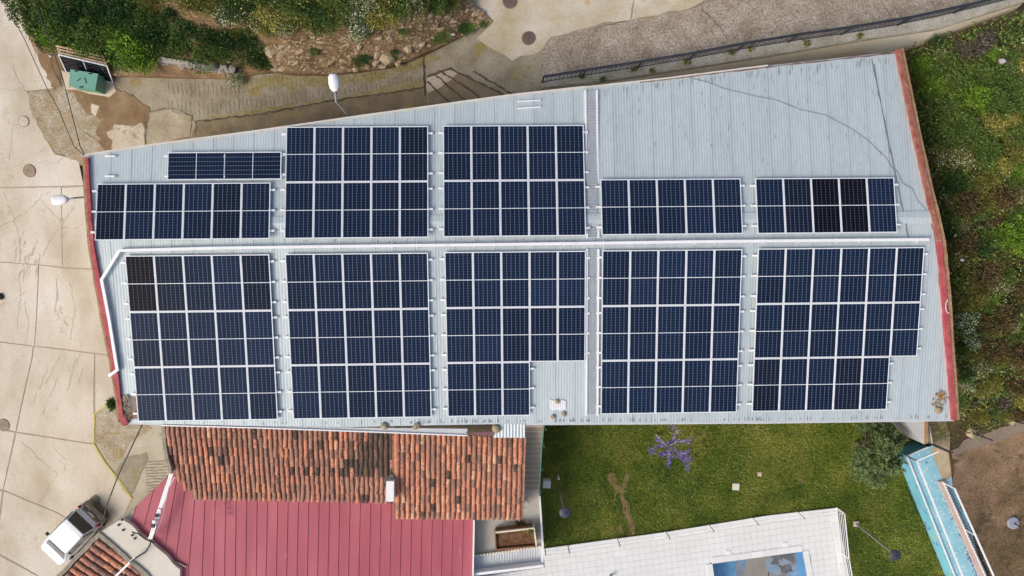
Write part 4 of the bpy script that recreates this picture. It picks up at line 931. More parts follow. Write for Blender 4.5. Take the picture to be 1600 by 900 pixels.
cable('overhead_wire', [(2,-8),(40,65),(72,135),(92,172),(115,228),(131,242)], [7.6,7.4,7.2,7.1,7.0,7.0], .014, M['black'], 'left of two thin overhead wires above the pale road', 5)
cable('overhead_wire', [(50,-8),(82,75),(100,130),(125,228),(132,242)], [7.6,7.4,7.2,7.0,7.0], .018, M['black'], 'right of two thin overhead wires passing the green cabinet', 5)
yl = MB(); q = [(181,623),(165,634),(148.5,646),(147.5,690)]
yl.ribbon(G([p[0] for p in q], [p[1] for p in q], STREET, .075), .07); q = [(147,692),(156,708),(166,724),(187,750),(207.5,779)]
g_ = G([p[0] for p in q], [p[1] for p in q], STREET, .03)
for i in range(len(g_) - 1): yl.bar(Vector(g_[i]), Vector(g_[i+1]), .085, .09)
tag(yl.build('yellow_kerb', M['yellow'], None, base=G1(166, 724, STREET)), 'thin yellow painted kerb along the alley edge by the parked car', 'kerb')

# ================================================================== STREET FURNITURE
def manhole(px, py, r_, H, m, label, off=.05):
    t = thing('manhole_cover', label, 'manhole cover', G1(px, py, H, off - .03), 'round manhole covers')
    c = G1(px, py, H, off - .03); e_ = .3
    hx_, hy_ = float(H(c.x + e_, c.y)[0] - H(c.x - e_, c.y)[0]) / (2 * e_), float(H(c.x, c.y + e_)[0] - H(c.x, c.y - e_)[0]) / (2 * e_)
    t.rotation_euler = Vector((-hx_, -hy_, 1)).to_track_quat('Z', 'Y').to_euler()
    MB().lathe(c, [(r_, 0), (r_, .02), (r_ * .97, .025), (r_ * .9, .025)], 28).build('rim', M['joint'], t)
    mb = MB(); mb.lathe(c + UP * .004, [(r_ * .89, 0), (r_ * .89, .026)], 28)
    for k in range(-3, 4):
        for l in range(-3, 4):
            if k*k + l*l < 9.5: mb.box(c + Vector((k * r_ * .23, l * r_ * .23, .032)), (r_ * .13, r_ * .13, .008))
    mb.build('lid', m, t)
manhole(46.5, 267, .31, STREET, M['lidgrey'], 'worn grey manhole cover on the pale road near the gable corner')
manhole(38, 190, .26, STREET, M['road'], 'faint concrete filled round cover on the pale road at the left')
manhole(6, 664, .33, STREET, M['lidgrey'], 'worn manhole cover at the left edge of the pale road')
manhole(826, 60, .31, STREET, M['iron'], 'dark brown round cover in the yellow stained lane')
manhole(797, 2, .33, STREET, M['iron'], 'dark brown round cover at the top edge of the lane')
def street_light(head, elbow, foot, zh, zf, label):
    t = thing('street_light', label, 'street lamp', P(*foot, zf), 'street lamps fixed to the warehouse')
    a, b = P(*head[0], zh), P(*head[1], zh); X = (b - a).normalized(); Y = UP.cross(X); L_ = (b - a).length
    prof = [(0, .13), (.12, .17), (.5, .20), (.8, .17), (1, .08)]; vs = []
    for u, w in prof:
        for k in range(8):
            an = 2 * math.pi * k / 8; vs.append(a + X * (u * L_) + Y * (w * math.copysign(abs(math.cos(an)) ** .6, math.cos(an))) + UP * (.07 * math.sin(an)))
    mb = MB(); mb.add(vs, [(8*i+k, 8*i+(k+1) % 8, 8*(i+1)+(k+1) % 8, 8*(i+1)+k) for i in range(4) for k in range(8)] + [tuple(range(7,-1,-1)), tuple(range(32,40))]); mb.build('lamp_head', M['white'], t, smooth=True)
    MB().tube([b - X * .03] + [P(*e, zh - .02 - .1 * i) for i, e in enumerate(elbow)] + [P(*foot, zf)], .035, 8).build('lamp_arm', M['pole'], t)
street_light([(519.5,116),(523.5,143)], [(525,159)], (550,187), 7.0, 6.2, 'white street lamp on a bent grey arm above the lane')
street_light([(82,314),(106,311)], [(115,309.5)], (133,308), 6.6, 6.4, 'white street lamp on a short arm over the pale road')
# green cabinet
b3 = [P(a, b, .55) for a, b in [(110.5,108.5),(152.5,115.5),(148,141),(108,134)]]
gb = thing('utility_cabinet', 'mint green utility cabinet in front of the stacked black panels', 'cabinet', Vector((sum(p.x for p in b3)/4, sum(p.y for p in b3)/4, -.3)))
MB().prism([p - UP * .06 for p in b3], zb=-.35).build('cabinet_body', M['green'], gb)
cc = sum(b3, Vector()) / 4
MB().prism([cc + (p - cc) * 1.03 for p in b3], .055).build('lid', M['green'], gb)
for (a, b), (c, d) in [(((126,122),(120,127))), (((132,121.5),(135,130)))]: MB().bar(P(a, b, .565), P(c, d, .565), .02, .02).build('lid_groove', M['darkgreen'], gb)
for a, b in ((119,111),(141,115),(127,136)): MB().box(P(a, b, .56), (.16, .05, .03)).build('hinge', M['darkgreen'], gb)
# stacked panels against pallets
T0, T1, B0, B1 = P(91.5, 85.5, .85), P(167, 103, .85), P(103.5, 112, -.25), P(176.5, 128, -.1)
ps = thing('panel_stack', 'black solar panel leaning on its side against wooden pallets', 'solar panel', (T0 + T1 + B0 + B1) / 4)
X = (T1 - T0).normalized(); Yv = (T0 - B0).normalized(); Zv = X.cross(Yv).normalized(); Zv = -Zv if Zv.y > 0 else Zv
mb = MB(); hL = (T1 - T0).length / 2; cA = (T0 + T1 + B0 + B1) / 4; hH = (T0 - B0).length / 2
for s_ in (-1, 1):
    MB().box(cA + X * s_ * hL * .49, (hL * .95, hH * 1.9, .03), (X, Yv, Zv)).build('cell_array', CELL['black'], ps)
fr = MB()
for c, sz in ((cA + Yv * hH, (2*hL, .04, .05)), (cA - Yv * hH, (2*hL, .04, .05)), (cA + X * hL, (.04, 2*hH, .05)), (cA - X * hL, (.04, 2*hH, .05)), (cA, (.025, 2*hH, .034))): fr.box(c, sz, (X, Yv, Zv))
fr.build('frame', M['alu'], ps)
pal = thing('wooden_pallet', 'weathered wooden pallet crate behind the leaning black panels', 'pallet', cA + Vector((0,.35,-.5)))
back = Vector((-.10, .34, 0)).normalized()
for d0 in (.12, .27, .42):
    MB().bar(T0 + back * d0 - UP * .05, T1 + back * d0 - UP * .05, .07, .09).build('board', M['wood'], pal)
    MB().bar(B1 + back * d0 + UP * .02, T1 + back * d0 - UP * .1, .08, .05, back).build('board', M['wood'], pal)
    MB().bar(B0 + back * d0 + UP * .02, T0 + back * d0 - UP * .1, .08, .05, back).build('board', M['wood'], pal)
for k in range(6):
    t_ = .04 + k * .184; p = T0 * (1 - t_) + T1 * t_; MB().bar(p + back * .08 - UP * .10, p + back * .46 - UP * .10, .09, .07).build('board', M['wood'], pal)
for k in range(4):
    t_ = .1 + k * .27; p = B1 * (1 - t_) + T1 * t_; MB().bar(p + back * .08 + X * .02, p + back * .46 + X * .02, .03, .09).build('board', M['wood'], pal)
# ---- lane railing and its retaining wall
kb = [(847,137.5),(940,127.5),(1025,114.5),(1200,87.5),(1345,62.5),(1462,45.5),(1600,2),(1700,-60)]
rw = thing('retaining_wall', 'cream rendered retaining wall holding up the lane above the roof', 'wall', G1(1200, 87, STREET))
mb = MB(); g_ = G([p[0] for p in kb], [p[1] for p in kb], STREET)
for i in range(len(kb) - 2):
    a, b = Vector(g_[i]), Vector(g_[i+1]); m_ = 4
    for k in range(m_):
        p, q = a + (b - a) * k / m_, a + (b - a) * (k + 1) / m_; nrm = Vector((q.y - p.y, p.x - q.x, 0)).normalized() * .22
        bt = nrm.normalized() * 1.15
        t4 = [p + UP * .02, q + UP * .02, q - nrm * .9 + UP * .02, p - nrm * .9 + UP * .02]; b4 = [Vector((v.x, v.y, v.z - 3.4)) + (bt if n5 < 2 else Vector()) for n5, v in enumerate(t4)]
        mb.add(t4 + b4, [(0,1,2,3),(0,4,5,1),(1,5,6,2),(2,6,7,3),(3,7,4,0)])
mb.build('wall_body', M['cream'], rw)
kk = MB()
for i in range(len(kb) - 1):
    a, b = Vector(g_[i]), Vector(g_[i+1]); m_ = 5
    for k in range(m_):
        p, q = a + (b - a) * k / m_, a + (b - a) * (k + 1) / m_; nrm = Vector((p.y - q.y, q.x - p.x, 0)).normalized() * .42
        kk.prism([p + UP * .10, q + UP * .10, q + nrm + UP * .10, p + nrm + UP * .10], .5)
kk.build('kerb', M['kerb'], rw)
rl = thing('lane_railing', 'dark grey metal railing of thin bars along the lane edge', 'railing', G1(1075, 94, STREET))
rb = [(847,130),(910,120),(995,107),(1075,94),(1150,80),(1230,67),(1312,55.5),(1400,41),(1487,22),(1580,-1),(1660,-35)]
gb_ = [Vector(v) for v in G([p[0] for p in rb], [p[1] for p in rb], STREET, .12)]
bl = MB(); RH = .98
for i in range(len(gb_)):
    MB().bar(gb_[i] - UP * .05, gb_[i] + UP * (RH + .02), .06, .06, Vector((0,1,0))).build('post', M['railblack'], rl)
    if i + 1 < len(gb_):
        a, b = gb_[i], gb_[i+1]
        MB().bar(a + UP * (RH + .02), b + UP * (RH + .02), .10, .05).build('handrail', M['railblack'], rl)
        MB().bar(a + UP * .12, b + UP * .12, .03, .03).build('bottom_rail', M['railblack'], rl)
        n_ = int((b - a).length / .16)
        for k in range(1, n_):
            p = a + (b - a) * k / n_; bl.bar(p + UP * .12, p + UP * RH, .017, .017, Vector((0,1,0)))
bl.build('balusters', M['railblack'], rl)['kind'] = 'stuff'
for k, (x, y) in enumerate([(908,121),(990,110),(1070,98),(1140,84),(1170,78),(940,126),(1340,58),(1258,70),(1018,112)]):
    n_ = 60; c = np.array(G1(x, y, STREET, .12)); d = rng.normal(0, 1, (n_, 3)); d[:, 2] = np.abs(d[:, 2])
    me = leaf_mesh('weed', d * .05, .12, LM['olive']); tag(place('weed', me, None, c), f'small dry weed at the lane railing foot, {ORD[sorted([908,990,1070,1140,1170,940,1340,1258,1018]).index(x)]} from left', 'weed', 'weeds along the lane railing')

# ================================================================== STAIR, TERRACE, POOL
stair = thing('stair', 'narrow tan concrete stair climbing beside the orange tiled roof', 'stairs', P(832, 715, 1))
ys = np.linspace(766, 652, 16)
for k in range(15):
    z = 1.7 + .13 * (k + 1); y0, y1 = ys[k], ys[k+1]
    q = [(np.interp(y0, [652,766], [821,811]), y0), (np.interp(y0, [652,766], [849,842]), y0), (np.interp(y1, [652,766], [849,842]), y1 - 1.0), (np.interp(y1, [652,766], [821,811]), y1 - 1.0)]
    MB().prism([P(a, b, z) for a, b in q], zb=.2).build('step', M['step'], stair)
    e = [P(q[0][0], q[0][1] - .6, z + .012), P(q[1][0], q[1][1] - .6, z + .012)]; MB().bar(e[0], e[1], .035, .02).build('nosing', mat('pale step nosing', [(.54,.48,.39),(.60,.54,.45)], scale=4), stair)
tr_ = MB(); tr_.prism([P(a, b, 1.7) for a, b in [(738,800),(812,800),(811,766),(842,766),(848,852),(739,868)]], 4)
tag(tr_.build('terrace', M['terrace']), kind='structure')
wh = thing('terrace_wall', 'low white wall between the grey terrace and the lawn', 'wall', P(846, 820, 0))
MB().prism([P(a, b, 2.0) for a, b in [(842.5,775),(844.5,775),(849.5,853),(849,881),(845.5,881),(846,853)]], 4).build('wall_body', M['white'], wh)
MB().bar(P(738, 893.5, 1.85), P(848.5, 880, 1.85), .12, .6).build('front_wall', M['white'], wh)
sr = thing('lean_to_roof', 'narrow pale grey corrugated lean-to roof in front of the terrace', 'roof', P(790, 878, 1.3))
mb = MB(); n_ = 160; vs = []
for i in range(n_ + 1):
    x = 739 + 107 * i / n_; h = .022 * (1 if (i // 2) % 3 == 0 else 0); vs += [P(x, np.interp(x, [739,846], [869,853.5]), 1.82) + UP * h, P(x, np.interp(x, [739,846], [893,880]), 1.68) + UP * h]
mb.add(vs, [(2*i, 2*i+1, 2*i+3, 2*i+2) for i in range(n_)]); mb.build('roof_sheet', M['sheetgrey'], sr)
for i in range(22):
    x = 742 + i * 4.8; y = np.interp(x, [739,846], [869,853.5]); MB().box(P(x, y, 1.87), (.075, .09, .05)).build('ridge_clip', M['cream'], sr)
pt = thing('planter', 'long rust brown planter trough of bare soil on the grey terrace', 'planter', P(805, 838, 1.2))
po = [(773.5,828.5),(834,821.5),(837.5,849.5),(775,855)]; cc = np.mean(np.array(po), 0)
for i in range(4):
    a, b = po[i], po[(i+1) % 4]; MB().bar(P(*a, 2.0), P(*b, 2.0), .06, .62).build('side_board', M['cream' if i != 3 else 'terracotta'] if i == 0 or i == 1 else M['terracotta'], pt)
MB().prism([P(*(cc + (np.array(p) - cc) * .96), 2.18) for p in po], .4).build('soil', M['pottingsoil'], pt)
n_ = 240; d = rng.normal(0, 1, (n_, 3)); d[:, 2] = np.abs(d[:, 2]); tag(place('dead_plant', leaf_mesh('dead_plant', d * .08, .12, LM['dry']), None, P(813, 819, 1.7)), 'tuft of dead brown plant behind the terrace planter', 'plant')
n_ = 160; d = rng.normal(0, 1, (n_, 3)); d[:, 2] = np.abs(d[:, 2]); tag(place('seedling', leaf_mesh('seedling', d * np.array([.14,.07,.06]), .09, LM['olive']), None, P(831, 829, 2.18)), 'small green weed in the corner of the terrace planter', 'plant')
rg = MB(); c0 = P(819, 787, 1.715); rg.tube([c0 + Vector((.2 * math.cos(a), .2 * math.sin(a), 0)) for a in np.linspace(0, 5.2, 20)], .012, 5)
tag(rg.build('hose_loop', M['kerb'], None, base=c0), 'faint loop of grey hose on the terrace at the stair foot', 'hose')
gr_ = thing('stair_railing', 'thin green tube railing between the stair and the lawn', 'railing', P(847, 720, 1.5))
for z in (.45, .95): MB().tube([P(850 if z < .5 else 851, 652, 3.3 + z - .5), P(846, 705, 2.8 + z - .5), P(842.5, 770, 2.0 + z - .5)], .022, 6).build('rail', M['teal'], gr_)
for (x, y, z) in ((850,664,3.1),(848,690,2.8),(845,725,2.5),(842.5,760,2.0)): MB().bar(P(x, y, z - .4), P(x + .5, y, z - .4) + UP * .95, .035, .035, Vector((0,1,0))).build('post', M['teal'], gr_)
# ---- pool deck
DZ = .12
DECK = [(848,857.5),(1040,831.5),(1200,805.5),(1307,793.5),(1326,900),(1348,1010),(1284,1010),(1262,905),(1254,861.5),(1113,880.5),(1119,925),(1132,1010),(700,1010),(735,896),(848,882)]
deck = patch('pool_deck', DECK, Flat(DZ - .02), M['kerb'], 0, skirt=.3)
dA, dB = P(848, 857.5, DZ), P(1307, 793.5, DZ); dx = (dB - dA).normalized(); dy = Vector((dx.y, -dx.x, 0))
pool_px = [(1107,875),(1259,855),(1292,1040),(1124,1040)]
LDIR = (P(1040, 831.5, DZ) - dA)
cand = []
TS = .305
for i in range(-14, 50):
    for j in range(0, 13):
        c = dA + dx * ((i + .5) * TS) + dy * ((j + .5) * TS); cand.append((i, j, c))
def topx(v):                            # world -> photo
    q = RM.T @ (np.array(v) - np.array([0, 0, CZ])); return 800 + F * q[0] / -q[2], 450 - F * q[1] / -q[2]
PAV = MB().box((0, 0, 0), (TS - .007, TS - .007, .05)).mesh('paver', M['paver'])
th = math.atan2(dx.y, dx.x); npav = 0; restp = MB()
for i, j, c in cand:
    x, y = topx(c); 
    if not inpoly(np.array([x]), np.array([y]), DECK)[0]: continue
    cs = [topx(c + dx * a * TS/2 + dy * b * TS/2) for a in (-1,1) for b in (-1,1)]
    if any(inpoly(np.array([p[0]]), np.array([p[1]]), [(1113,880.5),(1254,861.5),(1290,1030),(1132,1030)])[0] for p in cs): continue
    if not all(inpoly(np.array([p[0] + (c_ - p[0]) * .1]), np.array([p[1] + (d_ - p[1]) * .1]), DECK)[0] for p, c_, d_ in [(p, x, y) for p in cs]): continue
    npav += 1
    if npav <= 300 and y < 905: place('paver', PAV, deck, Vector((c.x, c.y, DZ - .025 + .002 * rng.normal())), (0, 0, th))
    else: restp.box(Vector((c.x, c.y, DZ - .025)), (TS - .007, TS - .007, .05), (dx, dy * -1, UP))
if restp.f: restp.build('paver_field', M['paver'], deck)['kind'] = 'stuff'
EK = [0]
def edge_fill(a, b, w):
    EK[0] += 1; lift5 = .010 + .0025 * EK[0]                  # cut border stones
    p, q = P(*a, DZ), P(*b, DZ); n_ = max(1, int((q - p).length / .6)); t = (q - p).normalized(); nr = Vector((t.y, -t.x, 0))
    for k in range(n_):
        u, v = p + (q - p) * (k / n_), p + (q - p) * ((k + 1) / n_); place('coping', MB().prism([u + t * .004, v - t * .004, v - t * .004 + nr * w, u + t * .004 + nr * w], .05).mesh('coping', M['paver']), deck, Vector((0,0,lift5)))
edge_fill((848,857.5), (1040,831.5), .30); edge_fill((1040,831.5), (1200,805.5), .32); edge_fill((1200,805.5), (1307,793.5), .30); edge_fill((1307,793.5), (1326,900), .36); edge_fill((1326,900), (1345,1000), .36)
edge_fill((1254,861.5), (1113,880.5), .30); edge_fill((1262,905), (1254,861.5), .28); edge_fill((1284,1010), (1262,905), .28); edge_fill((1113,880.5), (1119,925), .3); edge_fill((1119,925),(1132,1010),.3)
def topx2(p): return p
pool = thing('swimming_pool', 'nearly empty swimming pool with blue walls and a stained floor', 'pool', P(1190, 900, DZ))
q4 = [P(a, b, DZ - .03) for a, b in [(1113,880.5),(1254,861.5),(1262,905),(1284,1010),(1132,1010),(1119,925)]]
PD = 1.1; qc = sum(q4, Vector()) / 6; q4 = [p + (qc - p) * .008 for p in q4]
mb = MB(); mb.add([Vector((p.x, p.y, DZ - PD)) for p in q4], [tuple(range(6))[::-1]]); mb.build('floor', M['poolfloor'], pool)
FZ = Flat(DZ - PD)
for k5, (q5, m5) in enumerate([([(1100,876),(1150,868),(1158,905),(1150,1000),(1112,1000)],'poolblue2'),([(1164,868),(1205,862),(1212,905),(1180,1000),(1170,1000),(1160,905)],'pooltan'),([(1200,862),(1236,857),(1236,885),(1215,900),(1195,890)],'poolgrey'),([(1206,866),(1240,858),(1241,878),(1225,872),(1208,884)],'pooldark'),([(1216,882),(1234,882),(1240,892),(1222,895)],'pooldark'),([(1146,870),(1166,868),(1160,900),(1150,905)],'poolgrey')]):
    patch('stain', [topx2(p) for p in rough(q5, 2.5, 1.5, 50 + k5)], FZ, M[m5], .004 + .003 * k5, pool)
for i in range(6):
    a, b = q4[i], q4[(i+1) % 6]; mb = MB(); mb.add([a, b, Vector((b.x, b.y, DZ - PD)), Vector((a.x, a.y, DZ - PD))], [(0,1,2,3)]); mb.build('pool_wall', M['poolblue'], pool)
for i, (x, y) in enumerate(((1138,863.5),(1227,851))):
    c = P(x, y, DZ + .02); tag(MB().box(c, (.21, .21, .025), (dx, -dy, UP)).build('skimmer_lid', M['white'], None, base=c), ('left' if i == 0 else 'right') + ' white square skimmer lid on the pool deck', 'lid', 'skimmer lids by the pool')
tag(MB().lathe(P(954, 899, DZ), [(.06,0),(.06,.35),(.03,.4)], 10).build('valve_post', M['teal'], None, base=P(954, 899, DZ)), 'small green post standing at the lower edge of the deck', 'post')
# ---- white pool fence
pf = thing('pool_fence', 'white tube fence round the tiled pool deck', 'fence', P(1307, 793, DZ)); FH = .85
segs = [[(851,856),(887,852.5),(964,841.5),(1040,831),(1107,820),(1175,809.5),(1245,800),(1307,793)], [(1307,793),(1314,863),(1326,930),(1336,990)]]
for s_i, sg in enumerate(segs):
    g3 = [P(a, b, DZ) for a, b in sg]
    for k, p in enumerate(g3):
        if s_i == 1 and k == 0: continue
        MB().bar(p, p + UP * FH, .05, .05, Vector((0,1,0))).build('post', M['white'], pf)
        MB().box(p + UP * (FH + .012), (.06, .06, .02)).build('post_cap', M['pole'], pf)
    for a, b in zip(g3[:-1], g3[1:]):
        for z in ((.06, .24, .42, .60, .78, FH - .01) if s_i == 1 else (FH - .01, .45)): MB().bar(a + UP * z, b + UP * z, .02 if s_i == 1 else .016, .022).build('rail', M['white'], pf)
# ---- garden lamps
def garden_lamp(base, top, z, zt, label, pad=True):
    t = thing('garden_lamp', label, 'garden lamp', P(*base, z), 'round headed garden lamps')
    a, b = P(*base, z), P(*top, zt); b = Vector((a.x, a.y, zt)) if False else b
    if pad: MB().box(a + UP * .04, (.26, .26, .10)).build('foot', M['palecon'], t)
    MB().tube([a + UP * .05, a * .5 + b * .5, b], .045, 10, .035).build('pole', M['pole'], t)
    MB().lathe(b - UP * .05, [(.10,-.12),(.12,-.05),(.25,0),(.25,.03),(.18,.07),(.05,.10)], 22).build('shade', M['lampblue'], t, smooth=False)
    MB().lathe(b + UP * .05, [(.025,0),(.02,.05)], 8).build('finial', M['railblack'], t)
garden_lamp((873,762), (883,801), 0, 3.0, 'dark garden lamp at the left of the lawn beside the terrace wall', False)
garden_lamp((1337,818), (1399,868), 0, 3.1, 'dark garden lamp on a pale square foot beside the pool fence')
t = thing('parasol_base', 'round light grey disc with a short stub on the brown earth', 'parasol base', G1(1581, 816, EAST))
c = G1(1581, 816, EAST, .05); MB().lathe(c, [(.29,0),(.29,.07),(.24,.10)], 24).build('disc', M['lampgrey'], t); MB().tube([c + UP * .08, c + UP * .5], .03, 8).build('stub', M['railblack'], t)
# ---- lids and boxes on the lawn
for (x, y, sz, h_, m_, lab) in [(854.5,757,.36,.45,'litter','pale box on the lawn beside the terrace wall'),(1150,760.5,.34,.06,'beige','cream square lid in the middle of the lawn'),(1187,741,.20,.05,'palecon','small pale green lid near the middle of the lawn'),(873,748,.09,.5,'litter','small white stub by the left garden lamp')]:
    c = P(x, y, h_)
    b0 = MB().box(c - UP * h_/2, (sz, sz * 1.0, h_), tuple(Matrix.Rotation(R_(-5), 3, 'Z') @ v for v in (Vector((1,0,0)), Vector((0,1,0)), UP)))
    b0.box(c + UP * .012, (sz * .9, sz * .9, .024)); tag(b0.build('ground_box', M[m_], None, base=Vector((c.x, c.y, 0))), lab, 'box')
# ---- blue terrace path with its mural wall and fences
PZ = 1.0
bp = [(1415,712),(1449.5,698),(1500,690),(1496,760),(1540,905),(1575,1000),(1532,1000),(1491,900)]
path = patch('path', bp, Flat(PZ), M['blue'], 0, skirt=.02)
patch('apron', rough([(1453.5,702),(1480,690),(1492,708),(1497,728),(1490,742),(1473,752)], 8, .5, 8), Flat(PZ), M['footing'], .02, path)
mw = thing('mural_wall', 'pale blue wall painted with flower splashes facing the lawn', 'wall', P(1440, 780, 0))
MB().prism([P(a, b, PZ - .01) for a, b in [(1414.5,711.5),(1491,900),(1532,1000),(1537,1000),(1496,900),(1420,712)]], 1.3).build('wall_body', M['bluewall'], mw)
MB().prism([P(a, b, PZ - .012) for a, b in [(1414.5,711.5),(1449.5,697.5),(1452,699.5),(1418,714)]], 1.3).build('end_wall', M['poolblue'] if False else mat('deeper blue end wall', [(.09,.33,.46),(.12,.38,.50)], scale=1), mw)
pm = MB(); r = np.random.default_rng(4)
for k in range(90):
    v = r.uniform(0, 1); y = 705 + v * 200; x0 = np.interp(y, [705,900], [1424,1496]); x1 = np.interp(y, [702,751,900], [1450,1466,1528])
    x = r.uniform(x0, x1); c = P(x, y, PZ + .006); a = r.uniform(0, 6.28); l_, w_ = r.uniform(.04,.10), r.uniform(.025,.05)
    X_ = Vector((math.cos(a), math.sin(a), 0)); Y_ = Vector((-X_.y, X_.x, 0)); pm.add([c - X_ * l_, c - Y_ * w_, c + X_ * l_, c + Y_ * w_], [(0,1,2,3)])
pm.build('painted_petal', M['petal'], path)['kind'] = 'stuff'
pm = MB()
for k in range(70):
    v = r.uniform(0, 1) ** .8; y = 770 + v * 140; x = np.interp(y, [752,900], [1467,1530]) - abs(r.normal(0, 2)) - 1; c = P(x, y, PZ + .008); l_ = r.uniform(.03,.08); a = r.uniform(.6, 1.8)
    X_ = Vector((math.cos(a), -math.sin(a), 0)); Y_ = Vector((X_.y, -X_.x, 0)); pm.add([c - X_ * l_, c - Y_ * l_ * .5, c + X_ * l_, c + Y_ * l_ * .5], [(0,1,2,3)])
pm.build('painted_dab', M['purplepetal'], path)['kind'] = 'stuff'
def white_fence(name, label, line, z, h, posts, bars, parent_cat='fence'):
    t = thing(name, label, parent_cat, P(*line[0], z)); g3 = [P(a, b, z) for a, b in line]
    for a, b in zip(g3[:-1], g3[1:]):
        MB().bar(a + UP * .06, b + UP * .06, .06, .05).build('bottom_rail', M['white'], t); MB().bar(a + UP * h, b + UP * h, .07, .05).build('top_rail', M['white'], t)
        if bars:
            n_ = int((b - a).length / bars); mb = MB()
            for k in range(n_ + 1): p = a + (b - a) * k / n_; mb.bar(p + UP * .06, p + UP * h, .018, .018, Vector((0,1,0)))
            mb.build('balusters', M['railblack'], t)['kind'] = 'stuff'
    for x, y in posts:
        p = P(x, y, z); MB().bar(p, p + UP * h, .05, .05, Vector((0,1,0))).build('post', M['pole'] if not bars else M['white'], t)
    return t
white_fence('path_fence', 'white two rail fence along the mural wall above the lawn', [(1449,698),(1416,712),(1491,900),(1530,1000)], PZ, .84, [(1416,712)], None)
white_fence('terrace_fence', 'white fence with thin dark bars beside the brown earth', [(1473.5,754),(1539,900),(1583,1000)], PZ + .15, .84, [(1473.5,754),(1506,826),(1539,900)], .14)
cp = MB(); cp.prism([P(a, b, PZ + .15) for a, b in [(1467,753),(1477,751),(1543,900),(1588,1000),(1576,1000),(1531,900)]], .6)
tag(cp.build('coping_wall', M['pink'], None, base=P(1500, 826, PZ)), 'low pink coping wall under the barred white fence', 'wall')
# concrete wall and posts below the right end of the roof
cw_ = MB(); cw_.prism([P(a, b, 1.9) for a, b in [(1408,640),(1412,657),(1428,675),(1445,694.5),(1446,640)]], 2.2)
tag(cw_.build('concrete_wall', mat('rust streaked pale wall', [(.46,.45,.43),(.55,.54,.52)], scale=1.5, fine=.1, spots=((.22,.13,.08),1.2,.64)), None, base=P(1430, 665, 0)), 'pale concrete wall end with rust streaks below the roof corner', 'wall')
MB_ = MB(); MB_.prism([P(a, b, 2.0) for a, b in [(1446,640),(1450.5,640),(1450.5,692),(1446,694)]], 2.3); tag(MB_.build('brick_pier', M['brick'], None, base=P(1448, 670, 0)), 'narrow brown brick pier beside the rust streaked wall', 'pier')
MB_ = MB(); MB_.prism([P(a, b, 1.3) for a, b in [(1451,640),(1484,640),(1484,706),(1475,702),(1451,694)]], 1.6); tag(MB_.build('concrete_plinth', M['rubble'], None, base=P(1468, 670, 0)), 'grey weedy concrete plinth between the brick pier and brown earth', 'plinth')
for i, (x, y, z, h_, lab) in enumerate([(1517,675.5,None,1.5,'slim dark post in a pale footing nearest the blue path'),(1578,655,None,1.5,'slim dark post in a pale footing at the right edge'),(1450,692.5,1.3,1.6,'first of two slim dark gate posts by the blue path'),(1455.5,692.8,1.3,1.6,'second of two slim dark gate posts by the blue path')]):
    b0 = G1(x, y, EAST) if z is None else P(x, y, z)
    t = thing('slim_post', lab, 'post', b0, 'slim dark posts')
    if z is None:
        o = blob('footing', b0 - UP * .02, .27, M['footing'], None, None, None, 11 + i, .5); o.parent = t; o.location = (0, 0, -.02)
    MB().tube([b0, b0 + UP * h_], .028, 8).build('pole', M['railblack'], t)
tag(MB().tube([P(1452.5, 665, 1.5), P(1455, 683, 1.5), P(1457, 697, 1.5)], .025, 6).build('pipe', M['litter'], None, base=P(1455, 683, 1.3)), 'short pale pipe on the weedy concrete plinth', 'pipe')

# ================================================================== PARKED CAR
rc_ = P(98.5, 843.5, -1.75); fwd = (P(75.5, 866, -1.75) - P(129, 813, -1.75)); fwd.z = 0; fwd.normalize()
def sh(x, y): return float(STREET(x, y)[0])
cen = Vector((rc_.x, rc_.y, 0)); zf, zb_ = sh(*(cen + fwd * 1.1)[:2]), sh(*(cen - fwd * 1.1)[:2]); X = Vector((fwd.x, fwd.y, (zf - zb_) / 2.2)).normalized(); Yc = UP.cross(X).normalized(); Zc = X.cross(Yc)
ROT = Matrix((X, Yc, Zc)).transposed()
org = Vector((rc_.x, rc_.y, (zf + zb_) / 2 + .02))
car = thing('parked_car', 'small white car with dark rear window parked by the corner house', 'car', org); car.rotation_euler = ROT.to_euler()
def loft(stations, closed=True):         # each station: list of (x, y, z), mirrored ring
    mb = MB(); n_ = len(stations[0]); vs = [p for s in stations for p in s]
    mb.add(vs, [(i*n_+k, i*n_+(k+1) % n_, (i+1)*n_+(k+1) % n_, (i+1)*n_+k) for i in range(len(stations)-1) for k in range(n_)] + [tuple(range(n_))[::-1], tuple((len(stations)-1)*n_+k for k in range(n_))]); return mb
def ring_(x, w, zb, zt, r_=.06, crown=.02):
    h = [(w - .03, zb), (w, zb + .12), (w, zt - r_), (w - r_, zt), (w * .45, zt + crown)]
    return [(x, y, z) for y, z in h] + [(x, -y, z) for y, z in h[::-1]]
bs = [(-1.62,.62,.38,.78),(-1.58,.73,.30,.86),(-1.2,.77,.26,.90),(-.4,.78,.24,.90),(.5,.78,.24,.90),(.75,.775,.24,.92),(1.2,.75,.26,.90),(1.6,.71,.30,.83),(1.78,.62,.36,.72),(1.83,.50,.42,.60)]
def car_part(mb, name, m, smooth=False): return place(name, mb.mesh(name, m, smooth), car)
body = car_part(loft([ring_(*b) for b in bs]), 'body', M['carpaint'], True)
def cab(x, wb, wt, z0, z1): return [(x[0], wb, z0), (x[1], wt, z1 - .05), (x[1] , wt - .06, z1), (x[1], -(wt - .06), z1), (x[1], -wt, z1 - .05), (x[0], -wb, z0)]
cs_ = [((-1.52,-1.26),.70,.58,.88,1.53),((-1.2,-1.05),.72,.60,.88,1.58),((-.4,-.4),.73,.61,.88,1.61),((.1,.0),.73,.61,.88,1.60),((1.16,.22),.70,.57,.89,1.54)]
